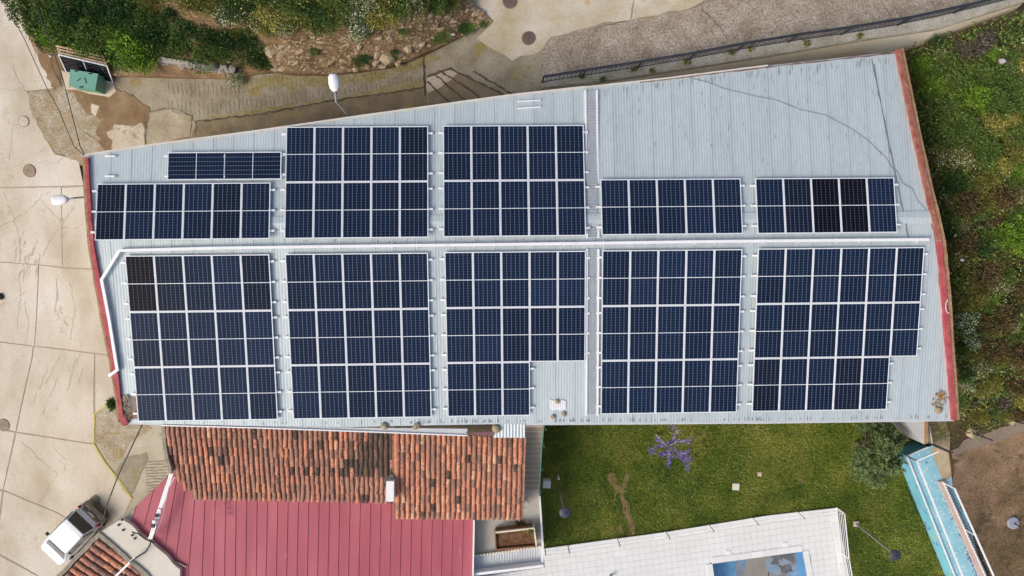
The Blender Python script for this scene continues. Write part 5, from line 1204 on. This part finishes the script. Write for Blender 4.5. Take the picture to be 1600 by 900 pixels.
car_part(loft([cab(*c) for c in cs_]), 'cabin', M['carpaint'])
def pane(name, q, nrm, m=M['carglass']):
    q = [Vector(v) + Vector(nrm) * .012 for v in q]; mb = MB(); mb.add(q + [v - Vector(nrm) * .02 for v in q], [(0,1,2,3),(4,7,6,5),(0,4,5,1),(1,5,6,2),(2,6,7,3),(3,7,4,0)]); return car_part(mb, name, m)
pane('windscreen', [(1.12,.63,.92),(1.12,-.63,.92),(.29,-.51,1.50),(.29,.51,1.50)], (.57,0,.82))
pane('rear_window', [(-1.48,-.61,1.0),(-1.48,.61,1.0),(-1.29,.52,1.49),(-1.29,-.52,1.49)], (-.93,0,.37))
for s_ in (-1, 1):
    for xa, xb in ((-1.28,-.42),(-.34,.60)):
        q = [(xa,.722*s_,.93),(xb,.722*s_,.93),(min(xb-.05, .10),.622*s_,1.50),(xa+.06 if xa > -1 else -1.14,.622*s_,1.50)]
        pane('side_window', q if s_ < 0 else q[::-1], (0, s_ * 2.2, .5))
    m1 = MB().box((.62,.86*s_,1.0), (.10,.16,.12)); car_part(m1, 'mirror', M['rubber'])
    h = MB().box((1.74,.50*s_,.68), (.10,.20,.12)); car_part(h, 'headlight', M['litter'])
    tl = MB().box((-1.60,.66*s_,.80), (.08,.14,.26)); car_part(tl, 'tail_light', M['tail'])
    for xx in (-1.05, 1.08):
        wm = MB(); wm.lathe((xx,.70*s_,.31), [(.31,-.09),(.31,.09),(.20,.10)], 20, (Vector((1,0,0)), Vector((0,0,1)), Vector((0,1,0)))); w_ = car_part(wm, 'wheel', M['rubber'])
        rm = MB(); rm.lathe((xx,.72*s_,.31), [(.18,-.08),(.18,.09 if s_ > 0 else -.09)][::1 if s_ > 0 else 1], 14, (Vector((1,0,0)), Vector((0,0,1)), Vector((0,1,0)))); place('rim', rm.mesh('rim', M['pole']), w_)
    dh = MB().box((-.25,.785*s_,.80), (.16,.02,.03)); car_part(dh, 'door_handle', M['rubber'])
    car_part(MB().box((.1,.79*s_,.42), (1.9,.03,.16)), 'sill', M['carbeige'])
car_part(MB().box((-1.68,0,.45), (.22,1.36,.22)).box((-1.76,-.38,.58), (.16,.42,.10)).box((-1.76,.42,.58), (.16,.30,.10)), 'rear_bumper', M['carbeige'])
car_part(MB().box((-1.60,0,.68), (.10,1.06,.28)), 'tailgate', M['carbeige'])
car_part(MB().box((-1.665,.02,.70), (.03,.40,.11)), 'number_plate', M['litter'])
car_part(MB().box((1.80,0,.42), (.16,1.26,.18)), 'front_bumper', M['carpaint'])
car_part(MB().box((1.42,0,.885), (.04,.36,.02)), 'bonnet_vent', M['pole'])
car_part(MB().tube([(-.82,.05,1.60),(-.90,.05,1.66)], .018, 6), 'aerial', M['black'])
car_part(MB().tube([(-1.44,.02,.95),(-1.30,.30,1.15)], .01, 5), 'rear_wiper', M['black'])
# dark oil stain behind the car
patch('oil_stain', rough([(138,782),(150,772),(158,778),(165,792),(172,805),(165,822),(155,815),(150,795)], 5, 1.8, 3), STREET, mat('oil stain', [(.17,.14,.11),(.30,.26,.20)], scale=3, fine=.2), .03, road)

# ================================================================== STONE WALLS OF THE BANK
STONES = []
for k in range(6):
    r = np.random.default_rng(20 + k); bm = bmesh.new(); bmesh.ops.create_icosphere(bm, subdivisions=1, radius=1)
    for v in bm.verts: v.co = Vector((v.co.x * r.uniform(.75, 1.15), v.co.y * r.uniform(.75, 1.1), v.co.z * r.uniform(.7, 1.05)))
    me = bpy.data.meshes.new('stone'); bm.to_mesh(me); bm.free(); me.materials.append(M['stone']); STONES.append(me)
GST = [m.copy() for m in STONES]
for m in GST: m.materials.clear(); m.materials.append(M['greystone'])
foot = [(424,110),(455,113),(510,116),(560,111),(605,105),(640,93),(682,75),(740,47),(768,34)]
head = [(427,76),(455,58),(510,52),(560,46),(605,38),(640,28),(682,14),(715,4),(728,-2)]
sw = thing('stone_wall', 'rough rubble stone wall facing the lane below the flowering bushes', 'stone wall', G1(560, 90, BANK))
b0 = wloc(sw); r = np.random.default_rng(9); nst = 0
fx = np.array(foot, float); hx = np.array(head, float); tt = np.linspace(0, 1, len(foot))
nb5 = MB()
while nst < 1500:
    u, v = r.uniform(0, 1), r.uniform(0, 1)
    a = np.array([np.interp(u, tt, fx[:,0]), np.interp(u, tt, fx[:,1])]); b = np.array([np.interp(u, tt, hx[:,0]), np.interp(u, tt, hx[:,1])])
    p = a + (b - a) * v; s = r.choice([.05,.075,.10,.15], p=[.35,.35,.22,.08])
    c = G1(p[0], p[1], BANK, .05)
    rt, sc5 = (r.normal(0,.3), r.normal(0,.3) , r.normal(.25,.35)), (s * r.uniform(1.0, 2.2), s * r.uniform(.6,1), s * r.uniform(.6, .9)); nst += 1
    if nst <= 290: place('stone', STONES[r.integers(6)], sw, c - b0, rt, sc5)
    else:
        mt5 = Matrix.Translation(c - UP * .02) @ Euler(rt).to_matrix().to_4x4() @ Matrix.Diagonal(Vector(sc5) * .62).to_4x4(); me5 = STONES[r.integers(6)]
        nb5.add([mt5 @ v.co for v in me5.vertices], [tuple(f.vertices) for f in me5.polygons])
nb5.build('small_stones', mat('small wall stones', [(.20,.125,.07),(.32,.22,.13),(.46,.36,.23),(.38,.31,.23)], scale=1.6, fine=.3, fscale=14, island=.7, bump=.8), sw)['kind'] = 'stuff'
bg_ = thing('boulder_row', 'pale boulders at the foot of the rubble wall', 'boulder', G1(605, 104, BANK)); b1 = wloc(bg_)
bpy.data.objects.remove(bg_)
for i, (x, y, s) in enumerate([(606,91,.33),(588,97,.2),(638,77,.2),(598,104,.16),(575,104,.14),(424,82,.28),(556,109,.14),(660,70,.14),(622,100,.15)]):
    o = place('boulder', STONES[i % 6].copy(), None, G1(x, y, BANK, .08), (0, 0, i), (s * 1.3, s, s * .8)); o.data.materials.clear(); o.data.materials.append(M['footing'])
    tag(o, ['large flat pale boulder at the foot of the rubble wall','pale boulder left of the largest one by the lane','pale boulder at the foot of the wall below yellow bushes','small pale boulder below the largest boulder','small pale boulder left at the wall foot','pale boulder at the left corner of the rubble wall','small boulder beside the lane near the street lamp head','small pale boulder right along the wall foot','small boulder right of the largest one by the lane'][i], 'boulder', 'boulders at the wall foot')
lw_ = thing('low_stone_wall', 'low grey stone wall beside the bright green bush', 'stone wall', G1(310, 110, BANK)); b0 = wloc(lw_)
q = [(256,103),(285,107),(320,113),(350,117),(372,118)]; mb = MB()
for i in range(len(q) - 1):
    (a, b), (c, d) = q[i], q[i+1]
    mb.prism([G1(a, b - 11 + i, BANK) * 1 + UP * .35, G1(c, d - 10 + i, BANK) + UP * .35, G1(c, d, STREET) + UP * .75, G1(a, b, STREET) + UP * .75], 1.2)
mb.build('mortar_core', M['greystone'], lw_)
for k in range(110):
    u = r.uniform(0, 1); x = 256 + u * 116; y = np.interp(x, [256,285,320,350,372], [103,107,113,117,118]) - r.uniform(0, 13 - 4 * u); s = r.choice([.05,.08,.12])
    c = G1(x, y, BANK, .0); c.z = max(c.z, float(STREET(c.x, c.y)[0]) + .70); place('stone', GST[r.integers(6)], lw_, c - b0, (0, 0, r.uniform(0, 6)), (s * 1.4, s, s * .6))

# ================================================================== VEGETATION
def clump_pts(n, nb, spread, flat, seed, rad=(.35,.6)):
    r = np.random.default_rng(seed); cs = r.normal(0, 1, (nb, 3)); cs /= np.linalg.norm(cs, axis=1)[:, None]; cs *= r.uniform(.15, 1, (nb, 1)) ** .6 * spread; cs[:, 2] = np.abs(cs[:, 2]) * flat + .25
    rr = r.uniform(*rad, nb); k = r.integers(0, nb, n); d = r.normal(0, 1, (n, 3)); d /= np.linalg.norm(d, axis=1)[:, None]; d[:, 2] = np.where(d[:, 2] < -.3, -d[:, 2], d[:, 2])
    p = cs[k] + d * (rr[k] * r.uniform(.35, 1, n) ** .4)[:, None]; return p, d
def bush_kind(m, n, size, seed, flower=None, nf=0, flat=.75, nb=9, aspect=.5):
    p, d = clump_pts(n, nb, .62, flat, seed); fol = leaf_mesh('foliage', p, size, m, dirs=d * .8 + np.array([0,0,.35]), aspect=aspect)
    fl_ = None
    if flower:
        q, d = clump_pts(nf * 2, nb, .62, flat, seed); k = d[:, 2] > .15; q, d = q[k] * 1.05, d[k]; fl_ = leaf_mesh('flowers', q * 1.03, .065, flower, dirs=np.cross(d + np.array([0,0,.9]), rng.normal(0,1,d.shape)), aspect=1.0)
    sm_ = MB()
    for k in range(4):
        a = k * 1.6 + seed; sm_.tube([(0,0,-.15), (.12 * math.cos(a), .12 * math.sin(a), .3), (.35 * math.cos(a), .35 * math.sin(a), .7)], .03, 5, .01)
    return fol, fl_, sm_.mesh('stem', M['bark'])
BK = {}
for nm, m, n_, sz, fl_, nf in (('bright','bright',2600,.11,None,0),('mid','mid',2200,.11,None,0),('dark','dark',2200,.11,None,0),('olive','olive',2000,.10,None,0),
        ('yellow','olive',1900,.10,'yflower',500),('white','mid',1900,.10,'wflower',330),('mixed','olive',1900,.10,'wflower',180),('dry','dry',1300,.13,None,0),('twig','straw',900,.17,None,0)):
    for v in range(2): BK[nm, v] = bush_kind(LM[m], n_, sz, 31 * v + len(BK), LM[fl_] if fl_ else None, nf)
LAB = dict(bright='bright green leafy bush', mid='mid green wild shrub', dark='dark green dense shrub', olive='olive green scrubby bush', yellow='bush dotted with yellow flowers', white='bush covered in white flowers', mixed='olive bush with scattered pale flowers', dry='dry brown scrub clump', twig='grey clump of dead twigs')
REG = []
def bush(kind, px, py, rpx, H, region, hf=.8):
    c = G1(px, py, H, 0); D = CZ - c.z; rad = rpx / F * D
    c = G1(px + (px - 774) * -.0 , py, H, 0); REG.append((region, kind, px, py, c, rad, hf))
NB = 'on the bank at the top left'; NT = 'above the rubble wall'; EB = 'on the slope right of the warehouse'
for (k, x, y, r_) in [('bright',215,78,30),('bright',228,95,20),('bright',196,62,20),('mid',50,25,26),('mid',78,18,26),('bright',90,60,20),('mid',105,45,24),('dark',120,20,30),('mid',150,55,28),('bright',140,80,18),('dark',165,25,26),('mid',180,40,22),('dark',200,15,28),('mid',228,25,24),('dark',235,50,22),('bright',110,75,14),('mid',165,88,14),('olive',245,6,18),
        ('dark',255,60,20),('mid',282,75,20),('dark',300,50,20),('dark',330,60,22),('mid',325,92,20),('dark',360,65,22),('dark',390,60,18),('dark',405,85,17),('dark',415,102,16),('white',370,120,13),('mid',345,85,14),('mid',30,-5,25),('dark',85,-12,26),('dark',140,-14,26),('dark',270,30,20),('white',275,70,9),('mid',60,45,16),('dark',72,66,12)]: bush(k, x, y, r_, BANK, NB)
for (k, x, y, r_) in [('olive',300,12,20),('white',358,25,22),('dark',372,5,20),('mixed',395,32,22),('yellow',420,24,18),('dark',400,8,18),('yellow',440,38,18),('white',448,45,16),('mid',470,15,22),('yellow',415,45,12),('mid',500,40,20),('dark',495,12,20),('mid',520,25,22),('white',555,15,18),('white',566,42,22),('yellow',585,32,20),('yellow',608,28,18),('white',560,50,14),('mid',540,8,18),('mid',625,10,22),('mixed',650,10,22),('mid',680,5,20),('olive',705,8,18),('mixed',640,-8,22),('olive',600,4,20),('white',575,2,16),('olive',370,50,10),('dark',450,-8,22),('mid',520,-10,22),('olive',330,0,20),('dark',420,-8,20)]: bush(k, x, y, r_, BANK, NT)
for (k, x, y, r_) in [('dark',560,96,15),('dark',572,88,11),('dark',618,80,9),('mid',688,58,13),('dark',722,45,12),('bright',732,44,9),('mid',755,38,8),('mid',490,78,10),('mid',630,48,9)]: bush(k, x, y, r_, BANK, 'growing out of the rubble wall', .5)
for (k, x, y, r_) in [('bright',1435,110,16),('bright',1450,140,18),('mid',1470,105,16),('twig',1520,75,26),('twig',1495,85,18),('dark',1455,70,12),('mid',1490,135,20),('mid',1530,120,20),('mid',1560,125,18),('yellow',1590,110,14),('mid',1585,140,18),('bright',1510,160,22),('mid',1470,175,18),('mid',1545,165,22),('yellow',1545,195,16),('yellow',1575,190,14),('mid',1500,205,22),('mid',1470,220,18),('mixed',1465,245,16),('mid',1530,235,20),('mid',1590,215,20),('olive',1580,245,18),('yellow',1560,260,14),('mixed',1490,250,18),('dark',1480,285,18),('olive',1530,280,18),('yellow',1548,285,10),('bright',1570,365,24),('bright',1590,380,18),('mid',1545,375,16),('mid',1480,340,14),('mid',1520,335,12),('dry',1500,320,20),('dry',1560,310,20),('dry',1500,380,18),('olive',1485,400,12),('dry',1530,430,20),('mid',1570,430,12),('dry',1590,450,16),('bright',1550,465,9),('bright',1598,495,12),('white',1500,500,16),('white',1510,530,14),('mid',1500,545,12),('dry',1550,500,22),('dry',1580,550,22),('mid',1545,495,12),('mid',1575,485,10),('dry',1540,545,18),('dark',1500,580,15),('mixed',1520,575,14),('white',1505,600,10),('olive',1545,600,14),('dry',1580,595,18),('yellow',1590,620,14),('twig',1560,625,16),('twig',1515,628,12),('olive',1525,645,13),('yellow',1535,650,8),('mid',1500,625,10)]: bush(k, x, y, r_, EAST, EB, 1.05)
brg = np.random.default_rng(77); got = [(g_[2], g_[3], 13) for g_ in REG if g_[0] == EB]
for _ in range(4000):
    if len(got) > 175: break
    x, y, r_ = brg.uniform(1425, 1612), brg.uniform(75, 655), brg.uniform(8, 15)
    if not inpoly(np.array([x - 9]), np.array([y]), [(1412,86),(1440,74),(1475,61),(1640,10),(1660,640),(1560,662),(1504,680),(1494,640),(1480,440),(1445,230)])[0]: continue
    if any((x - a) ** 2 + (y - b) ** 2 < (.75 * (r_ + c)) ** 2 for a, b, c in got): continue
    got.append((x, y, r_)); bush(brg.choice(['mid','bright','olive','yellow','dark','mixed'], p=[.32,.2,.22,.1,.08,.08]) if y < 285 else brg.choice(['dry','olive','mid','dark','mixed'], p=[.2,.28,.28,.14,.1]), x, y, r_, EAST, EB, brg.uniform(.8, 1.2))
cnts = {}
for g_ in sorted(REG, key=lambda t: t[2]):
    key = (g_[0], g_[1]); cnts.setdefault(key, []).append(g_)
for (region, kind), lst in cnts.items():
    for i, (_, _, px, py, c, rad, hf) in enumerate(lst):
        v = i % 2; fol, fl_, stm = BK[kind, v]
        o1 = f"{ORD[i]} from left " if len(lst) > 1 else ''
        if len(lst) > 1 and i == len(lst) - 1: o1 = 'rightmost '
        if len(lst) > 1 and i == 0: o1 = 'leftmost '
        lab = f"{LAB[kind]}, {o1}{region}" if o1 else f"{LAB[kind]} {region}"
        t = thing({'dry':'scrub_clump','twig':'dead_shrub'}.get(kind, 'shrub'), lab, 'shrub', c, f"{LAB[kind]}es {region}" if False else f"wild shrubs {region}")
        t.rotation_euler = (0, 0, random.uniform(0, 6.28)); s = rad / .98 * ((1.0 if kind == 'twig' else 1.4) if region == EB else 1.25); t.scale = (s * random.uniform(.9, 1.15), s * random.uniform(.9, 1.15), s * hf)
        place('foliage', fol, t); place('stem', stm, t)
        if fl_: place('flowers', fl_, t)['kind'] = 'stuff'
# undergrowth nobody could count
def undergrowth(name, poly, n, H, m, h, size, per=7, mask=None, up=.7, spread=.12, aspect=.35):
    px, py, g3 = scatter(poly, n, H)
    if mask is not None: k = rng.uniform(0, 1, len(px)) < mask(px, py); g3 = g3[k]
    c = np.repeat(g3, per, 0); q = c + rng.normal(0, 1, c.shape) * np.array([spread, spread, 0]); q[:, 2] += np.abs(rng.normal(0, h, len(q)))
    me = leaf_mesh(name, q, size, m, up=up, aspect=aspect); return tag(place(name, me), kind='stuff')
bumps = [(rng.uniform(1400,1620), rng.uniform(60,660), rng.uniform(12,45)) for _ in range(60)]
def blotch(px, py, pos, base):
    o = np.full(len(px), base)
    for x, y, s in pos: o = o + np.exp(-((px - x) ** 2 + (py - y) ** 2) / (2 * s * s))
    return np.clip(o, 0, 1)
EP = [(1412,86),(1440,74),(1475,61),(1640,10),(1660,640),(1560,662),(1504,680),(1494,640),(1480,440),(1445,230)]
gm = lambda px, py: np.clip(np.where(py < 270, .85, .34) + .5 * (blotch(px, py, bumps[:30], 0) - .4), .05, 1)
undergrowth('green_undergrowth', EP, 5500, EAST, LM['mid'], .20, .14, 8, gm, spread=.15, aspect=.45)
undergrowth('dark_undergrowth', EP, 9000, EAST, LM['dark'], .10, .13, 7, lambda a, b: np.clip(.35 + .6 * (blotch(a, b, bumps[30:45], 0) - .3), .05, 1))
undergrowth('dry_undergrowth', EP, 5500, EAST, LM['dry'], .14, .16, 7, lambda a, b: np.where(b < 270, .12, .6) , aspect=.16)
undergrowth('olive_undergrowth', EP, 5000, EAST, LM['olive'], .22, .12, 6, lambda a, b: np.clip(np.where(b < 280, .5, .2) + .6 * (blotch(a, b, bumps[10:40], 0) - .35), .03, 1))
undergrowth('yellow_wild_flowers', EP, 4000, EAST, LM['yflower'], .30, .05, 4, lambda a, b: np.clip(np.where(b < 290, .28, .05) + .5 * (blotch(a, b, bumps[5:30], 0) - .5), 0, .8), aspect=1)
undergrowth('wild_flowers', EP, 2500, EAST, LM['wflower'], .30, .05, 4, lambda a, b: np.clip(.06 + .5 * (blotch(a, b, bumps[20:50], 0) - .45), 0, .8), aspect=1)
BP = [(14,-60),(32,2),(50,60),(95,85),(175,112),(205,112),(255,95),(270,88),(370,100),(415,104),(425,72),(455,50),(560,40),(640,22),(722,0),(730,-80)]
undergrowth('bank_undergrowth', BP, 13000, BANK, LM['dark'], .22, .10, 8, lambda a, b: np.where(np.abs(b - np.interp(a, [255,330,430,460], [12,34,66,60])) < 11, .05, .75) * np.where(a > 430, .4, 1))
undergrowth('bank_greenery', BP, 11000, BANK, LM['mid'], .26, .10, 8, lambda a, b: np.where(np.abs(b - np.interp(a, [255,330,430,460], [12,34,66,60])) < 12, .04, .5))
undergrowth('bank_olive_growth', [(290,-60),(730,-60),(722,0),(640,20),(560,38),(455,48),(430,50),(350,30),(290,12)], 8000, BANK, LM['olive'], .25, .10, 8)
undergrowth('bank_flowers', [(340,-60),(730,-60),(722,-2),(640,16),(590,40),(560,50),(455,44),(430,40),(350,25)], 900, BANK, LM['wflower'], .38, .055, 4, lambda a, b: .1 + .9 * blotch(a, b, [(560,30,22),(420,25,30),(450,45,14),(590,10,25)], 0), aspect=1)
undergrowth('bank_yellow_flowers', [(340,-60),(730,-60),(722,-2),(640,16),(590,45),(560,50),(455,44),(430,40),(350,25)], 1500, BANK, LM['yflower'], .38, .055, 4, lambda a, b: .06 + .9 * blotch(a, b, [(595,28,22),(420,28,22),(610,20,18),(440,10,16)], 0), aspect=1)
undergrowth('bank_dry_grass', [(250,0),(420,0),(730,-40),(735,30),(640,70),(560,100),(430,105),(270,60)], 3500, BANK, LM['dry'], .08, .12, 6, lambda a, b: .35 + 0 * a, aspect=.15)
undergrowth('lane_moss', rough([(372,124),(430,116),(510,120),(600,110),(680,82),(690,90),(610,120),(510,130),(420,130),(375,135)], 10, 2, 5), 1500, STREET, LM['olive'], .01, .05, 5)
undergrowth('earth_weeds', [(1500,770),(1640,740),(1640,960),(1570,960)], 3000, EAST, LM['dry'], .05, .08, 6, lambda a, b: blotch(a, b, [(1560,880,30),(1590,850,25),(1600,780,15),(1530,800,15),(1520,740,14)], .04), aspect=.2)
undergrowth('earth_stones', [(1500,715),(1660,690),(1660,960),(1575,960),(1500,775)], 700, EAST, LM['straw'], .01, .06, 1, aspect=1)
undergrowth('earth_dark_weeds', [(1500,715),(1660,690),(1660,960),(1575,960),(1500,775)], 3500, EAST, LM['dry'], .04, .08, 5, lambda a, b: .85 * blotch(a, b, [(1515,735,10),(1545,755,9),(1535,790,12),(1570,770,10),(1590,740,9),(1560,830,10),(1590,800,9),(1560,725,7)], .02), aspect=.25)
undergrowth('earth_greenery', [(1500,700),(1640,700),(1640,960),(1570,960)], 1800, EAST, LM['olive'], .05, .06, 6, lambda a, b: .8 * blotch(a, b, [(1560,890,25),(1595,870,22),(1565,845,14)], .03))
undergrowth('plinth_weeds', [(1453,660),(1482,660),(1482,690),(1453,685)], 300, Flat(1.3), LM['olive'], .04, .06, 6)
# grass of the lawn
GP = [(826,640),(1478,640),(1472,690),(1417,752),(1476,895),(1500,950),(1336,950),(1324,895),(1306,796),(1200,808),(1040,834),(850,860),(846,700)]
px, py, g3 = scatter(GP, 150000, LAWN)
k = np.zeros(len(px), bool)
for q in lw: k |= inpoly(px, py, q)
g3 = g3[~k | (rng.uniform(0, 1, len(k)) < .45)]; dd = rng.normal(0, .6, (len(g3), 3)); dd[:, 2] = 1
tag(place('grass', leaf_mesh('grass', g3, .085, LM['grass'], dirs=dd, aspect=.4)), kind='stuff')

# ---- grey green tree on the lawn
def branch_tree(name, label, c, h, crown_pts, m_bark, r0):
    t = thing(name, label, 'tree', c); tk = MB()
    fork = c + UP * h * .35; tk.tube([c - UP * .1, c + UP * h * .18 + Vector((.04,.02,0)), fork], r0, 8, r0 * .75)
    for p in crown_pts:
        p = Vector(p); m1 = fork * .5 + p * .5 + UP * .12; tk.tube([fork - UP * .05, m1, p], r0 * .45, 6, r0 * .1)
    tk.build('trunk', m_bark, t); return t
TC = P(1336, 692, 0)
r = np.random.default_rng(12); cl = []
for k in range(44):
    a = r.uniform(0, 6.28); d = math.sqrt(r.uniform(0, 1)) * 1.12; z = 2.55 - .75 * (d / 1.12) ** 2 + r.normal(0, .22) - (.6 if k % 3 == 0 else 0)
    cl.append((TC.x + d * math.cos(a) * 1.02, TC.y + d * math.sin(a) * .98, z))
tree = branch_tree('olive_tree', 'grey green bushy tree on the lawn beside the blue path', TC, 2.2, cl[::2], M['bark'], .11)
pos = []; dirs = []
for (x, y, z) in cl:                     # each clump: drooping sprays that fan outwards
    out = np.array([x - TC.x, y - TC.y, 0]); out /= np.linalg.norm(out) + 1e-6
    for s_ in range(16):
        dv = out * r.uniform(.2, 1.0) + r.normal(0, .55, 3); dv[2] = abs(dv[2]) * .4; dv /= np.linalg.norm(dv); L_ = r.uniform(.25, .48); st_ = np.array([x, y, z]) + r.normal(0, .10, 3)
        u = r.uniform(0, 1, 34); pp = st_ + dv * (u * L_)[:, None] + np.array([0, 0, -1]) * (.28 * u ** 2)[:, None] + r.normal(0, .03, (34, 3)); pos.append(pp)
        dirs.append(np.tile(dv, (34, 1)) + r.normal(0, .5, (34, 3)))
pos = np.concatenate(pos); dirs = np.concatenate(dirs)
place('crown', leaf_mesh('crown', pos - np.array(TC), .11, LM['grey'], dirs=dirs, aspect=.36), tree)
n_ = 500; d = rng.normal(0, 1, (n_, 3)); d[:, 2] = np.abs(d[:, 2]); tag(place('weed_clump', leaf_mesh('weed_clump', d * np.array([.07,.08,.05]), .22, LM['mid']), None, G1(177, 631, STREET, .03)), 'green weed clump in the corner beside the lower end of the red parapet', 'weed')
blob('dark_bag', G1(2, 463, STREET, .03), .17, M['rubber'], 'small dark bag lying at the left edge of the pale road', 'bag', None, 5)
# ---- small violet blossoming tree
JC = P(1026, 679, 0)
arms = [[(1047,696),(1052,684),(1060,672),(1050,668)],[(1047,696),(1058,690),(1068,689),(1076,688)],[(1043,698),(1035,692),(1028,687)],[(1042,698),(1030,697),(1022,700),(1018,706)],[(1044,698),(1043,708),(1046,716),(1044,727)],[(1043,708),(1036,709),(1033,710)],[(1047,699),(1056,704),(1062,709),(1066,714)],[(1062,709),(1072,708),(1075,705)],[(1064,712),(1070,722),(1073,730)],[(1066,714),(1073,717),(1077,716)],[(1066,714),(1056,714),(1048,716)]]
jt = thing('violet_tree', 'small sparse tree of violet blossom on the lawn below the eave', 'tree', JC); tk = MB(); tk.tube([JC, JC * .5 + P(1044, 698, 1.9) * .5, P(1044, 698, 1.9)], .06, 8, .045)
fp = []; fd = []
for i, a in enumerate(arms):
    zz = [2.0 + .25 * k + .1 * (i % 3) for k in range(len(a))]; q = [P(x, y, z) for (x, y), z in zip(a, zz)]; tk.tube(q, .028, 6, .010)
    for s0, s1 in zip(q[:-1], q[1:]):
        n_ = 24
        for k in range(n_):
            u = rng.uniform(); p = s0 * (1-u) + s1 * u; fp.append(np.array(p) + rng.normal(0, .045, 3)); fd.append(np.array((s1 - s0).normalized()) + rng.normal(0, .7, 3))
    e = q[-1]
    for k in range(16): d = rng.normal(0, 1, 3); fp.append(np.array(e) + d * .04); fd.append(np.array((q[-1] - q[-2]).normalized()) + d * .6)
for k in range(34):
    i0 = rng.integers(0, len(fp)); p = Vector(fp[i0]); d = Vector(rng.normal(0, 1, 3)); d.z = abs(d.z) * .8; d.normalize(); e = p + d * rng.uniform(.12, .32); tk.tube([p, e], .008, 4, .004)
    for _ in range(9): u = rng.uniform(.3, 1.05); fp.append(np.array(p * (1-u) + e * u) + rng.normal(0, .025, 3)); fd.append(np.array(d) + rng.normal(0, .6, 3))
tk.build('trunk', M['palebark'], jt)
place('blossom', leaf_mesh('blossom', np.array(fp) - np.array(JC), .115, LM['violet'], dirs=np.array(fd), aspect=.33), jt)
# ---- scraps of litter
for x, y, s, H, lab in [(1557,99,.20,EAST,'white scrap of litter in the green scrub at the upper right'),(1497,406,.11,EAST,'small white scrap on the brown slope by the parapet'),(361,99,.09,BANK,'white scrap of paper beside the low stone wall'),(708,57,.12,BANK,'white scrap at the foot of the rubble wall'),(80,88,.10,STREET,'white scrap on the dirt left of the pallets')]:
    c = G1(x, y, H, .3 if H is not STREET else .08); mb = MB(); rr = np.random.default_rng(int(x))
    p8 = [c + Vector((s * math.cos(a) * rr.uniform(.6, 1), s * math.sin(a) * rr.uniform(.5, .9), rr.uniform(-.03, .03))) for a in np.linspace(0, 6.28, 7)[:-1]]
    mb.add(p8 + [c + UP * .05, c - UP * .04], [(i, (i+1) % 6, 6) for i in range(6)] + [((i+1) % 6, i, 7) for i in range(6)]); tag(mb.build('litter', M['litter'], None, base=c), lab, 'litter')
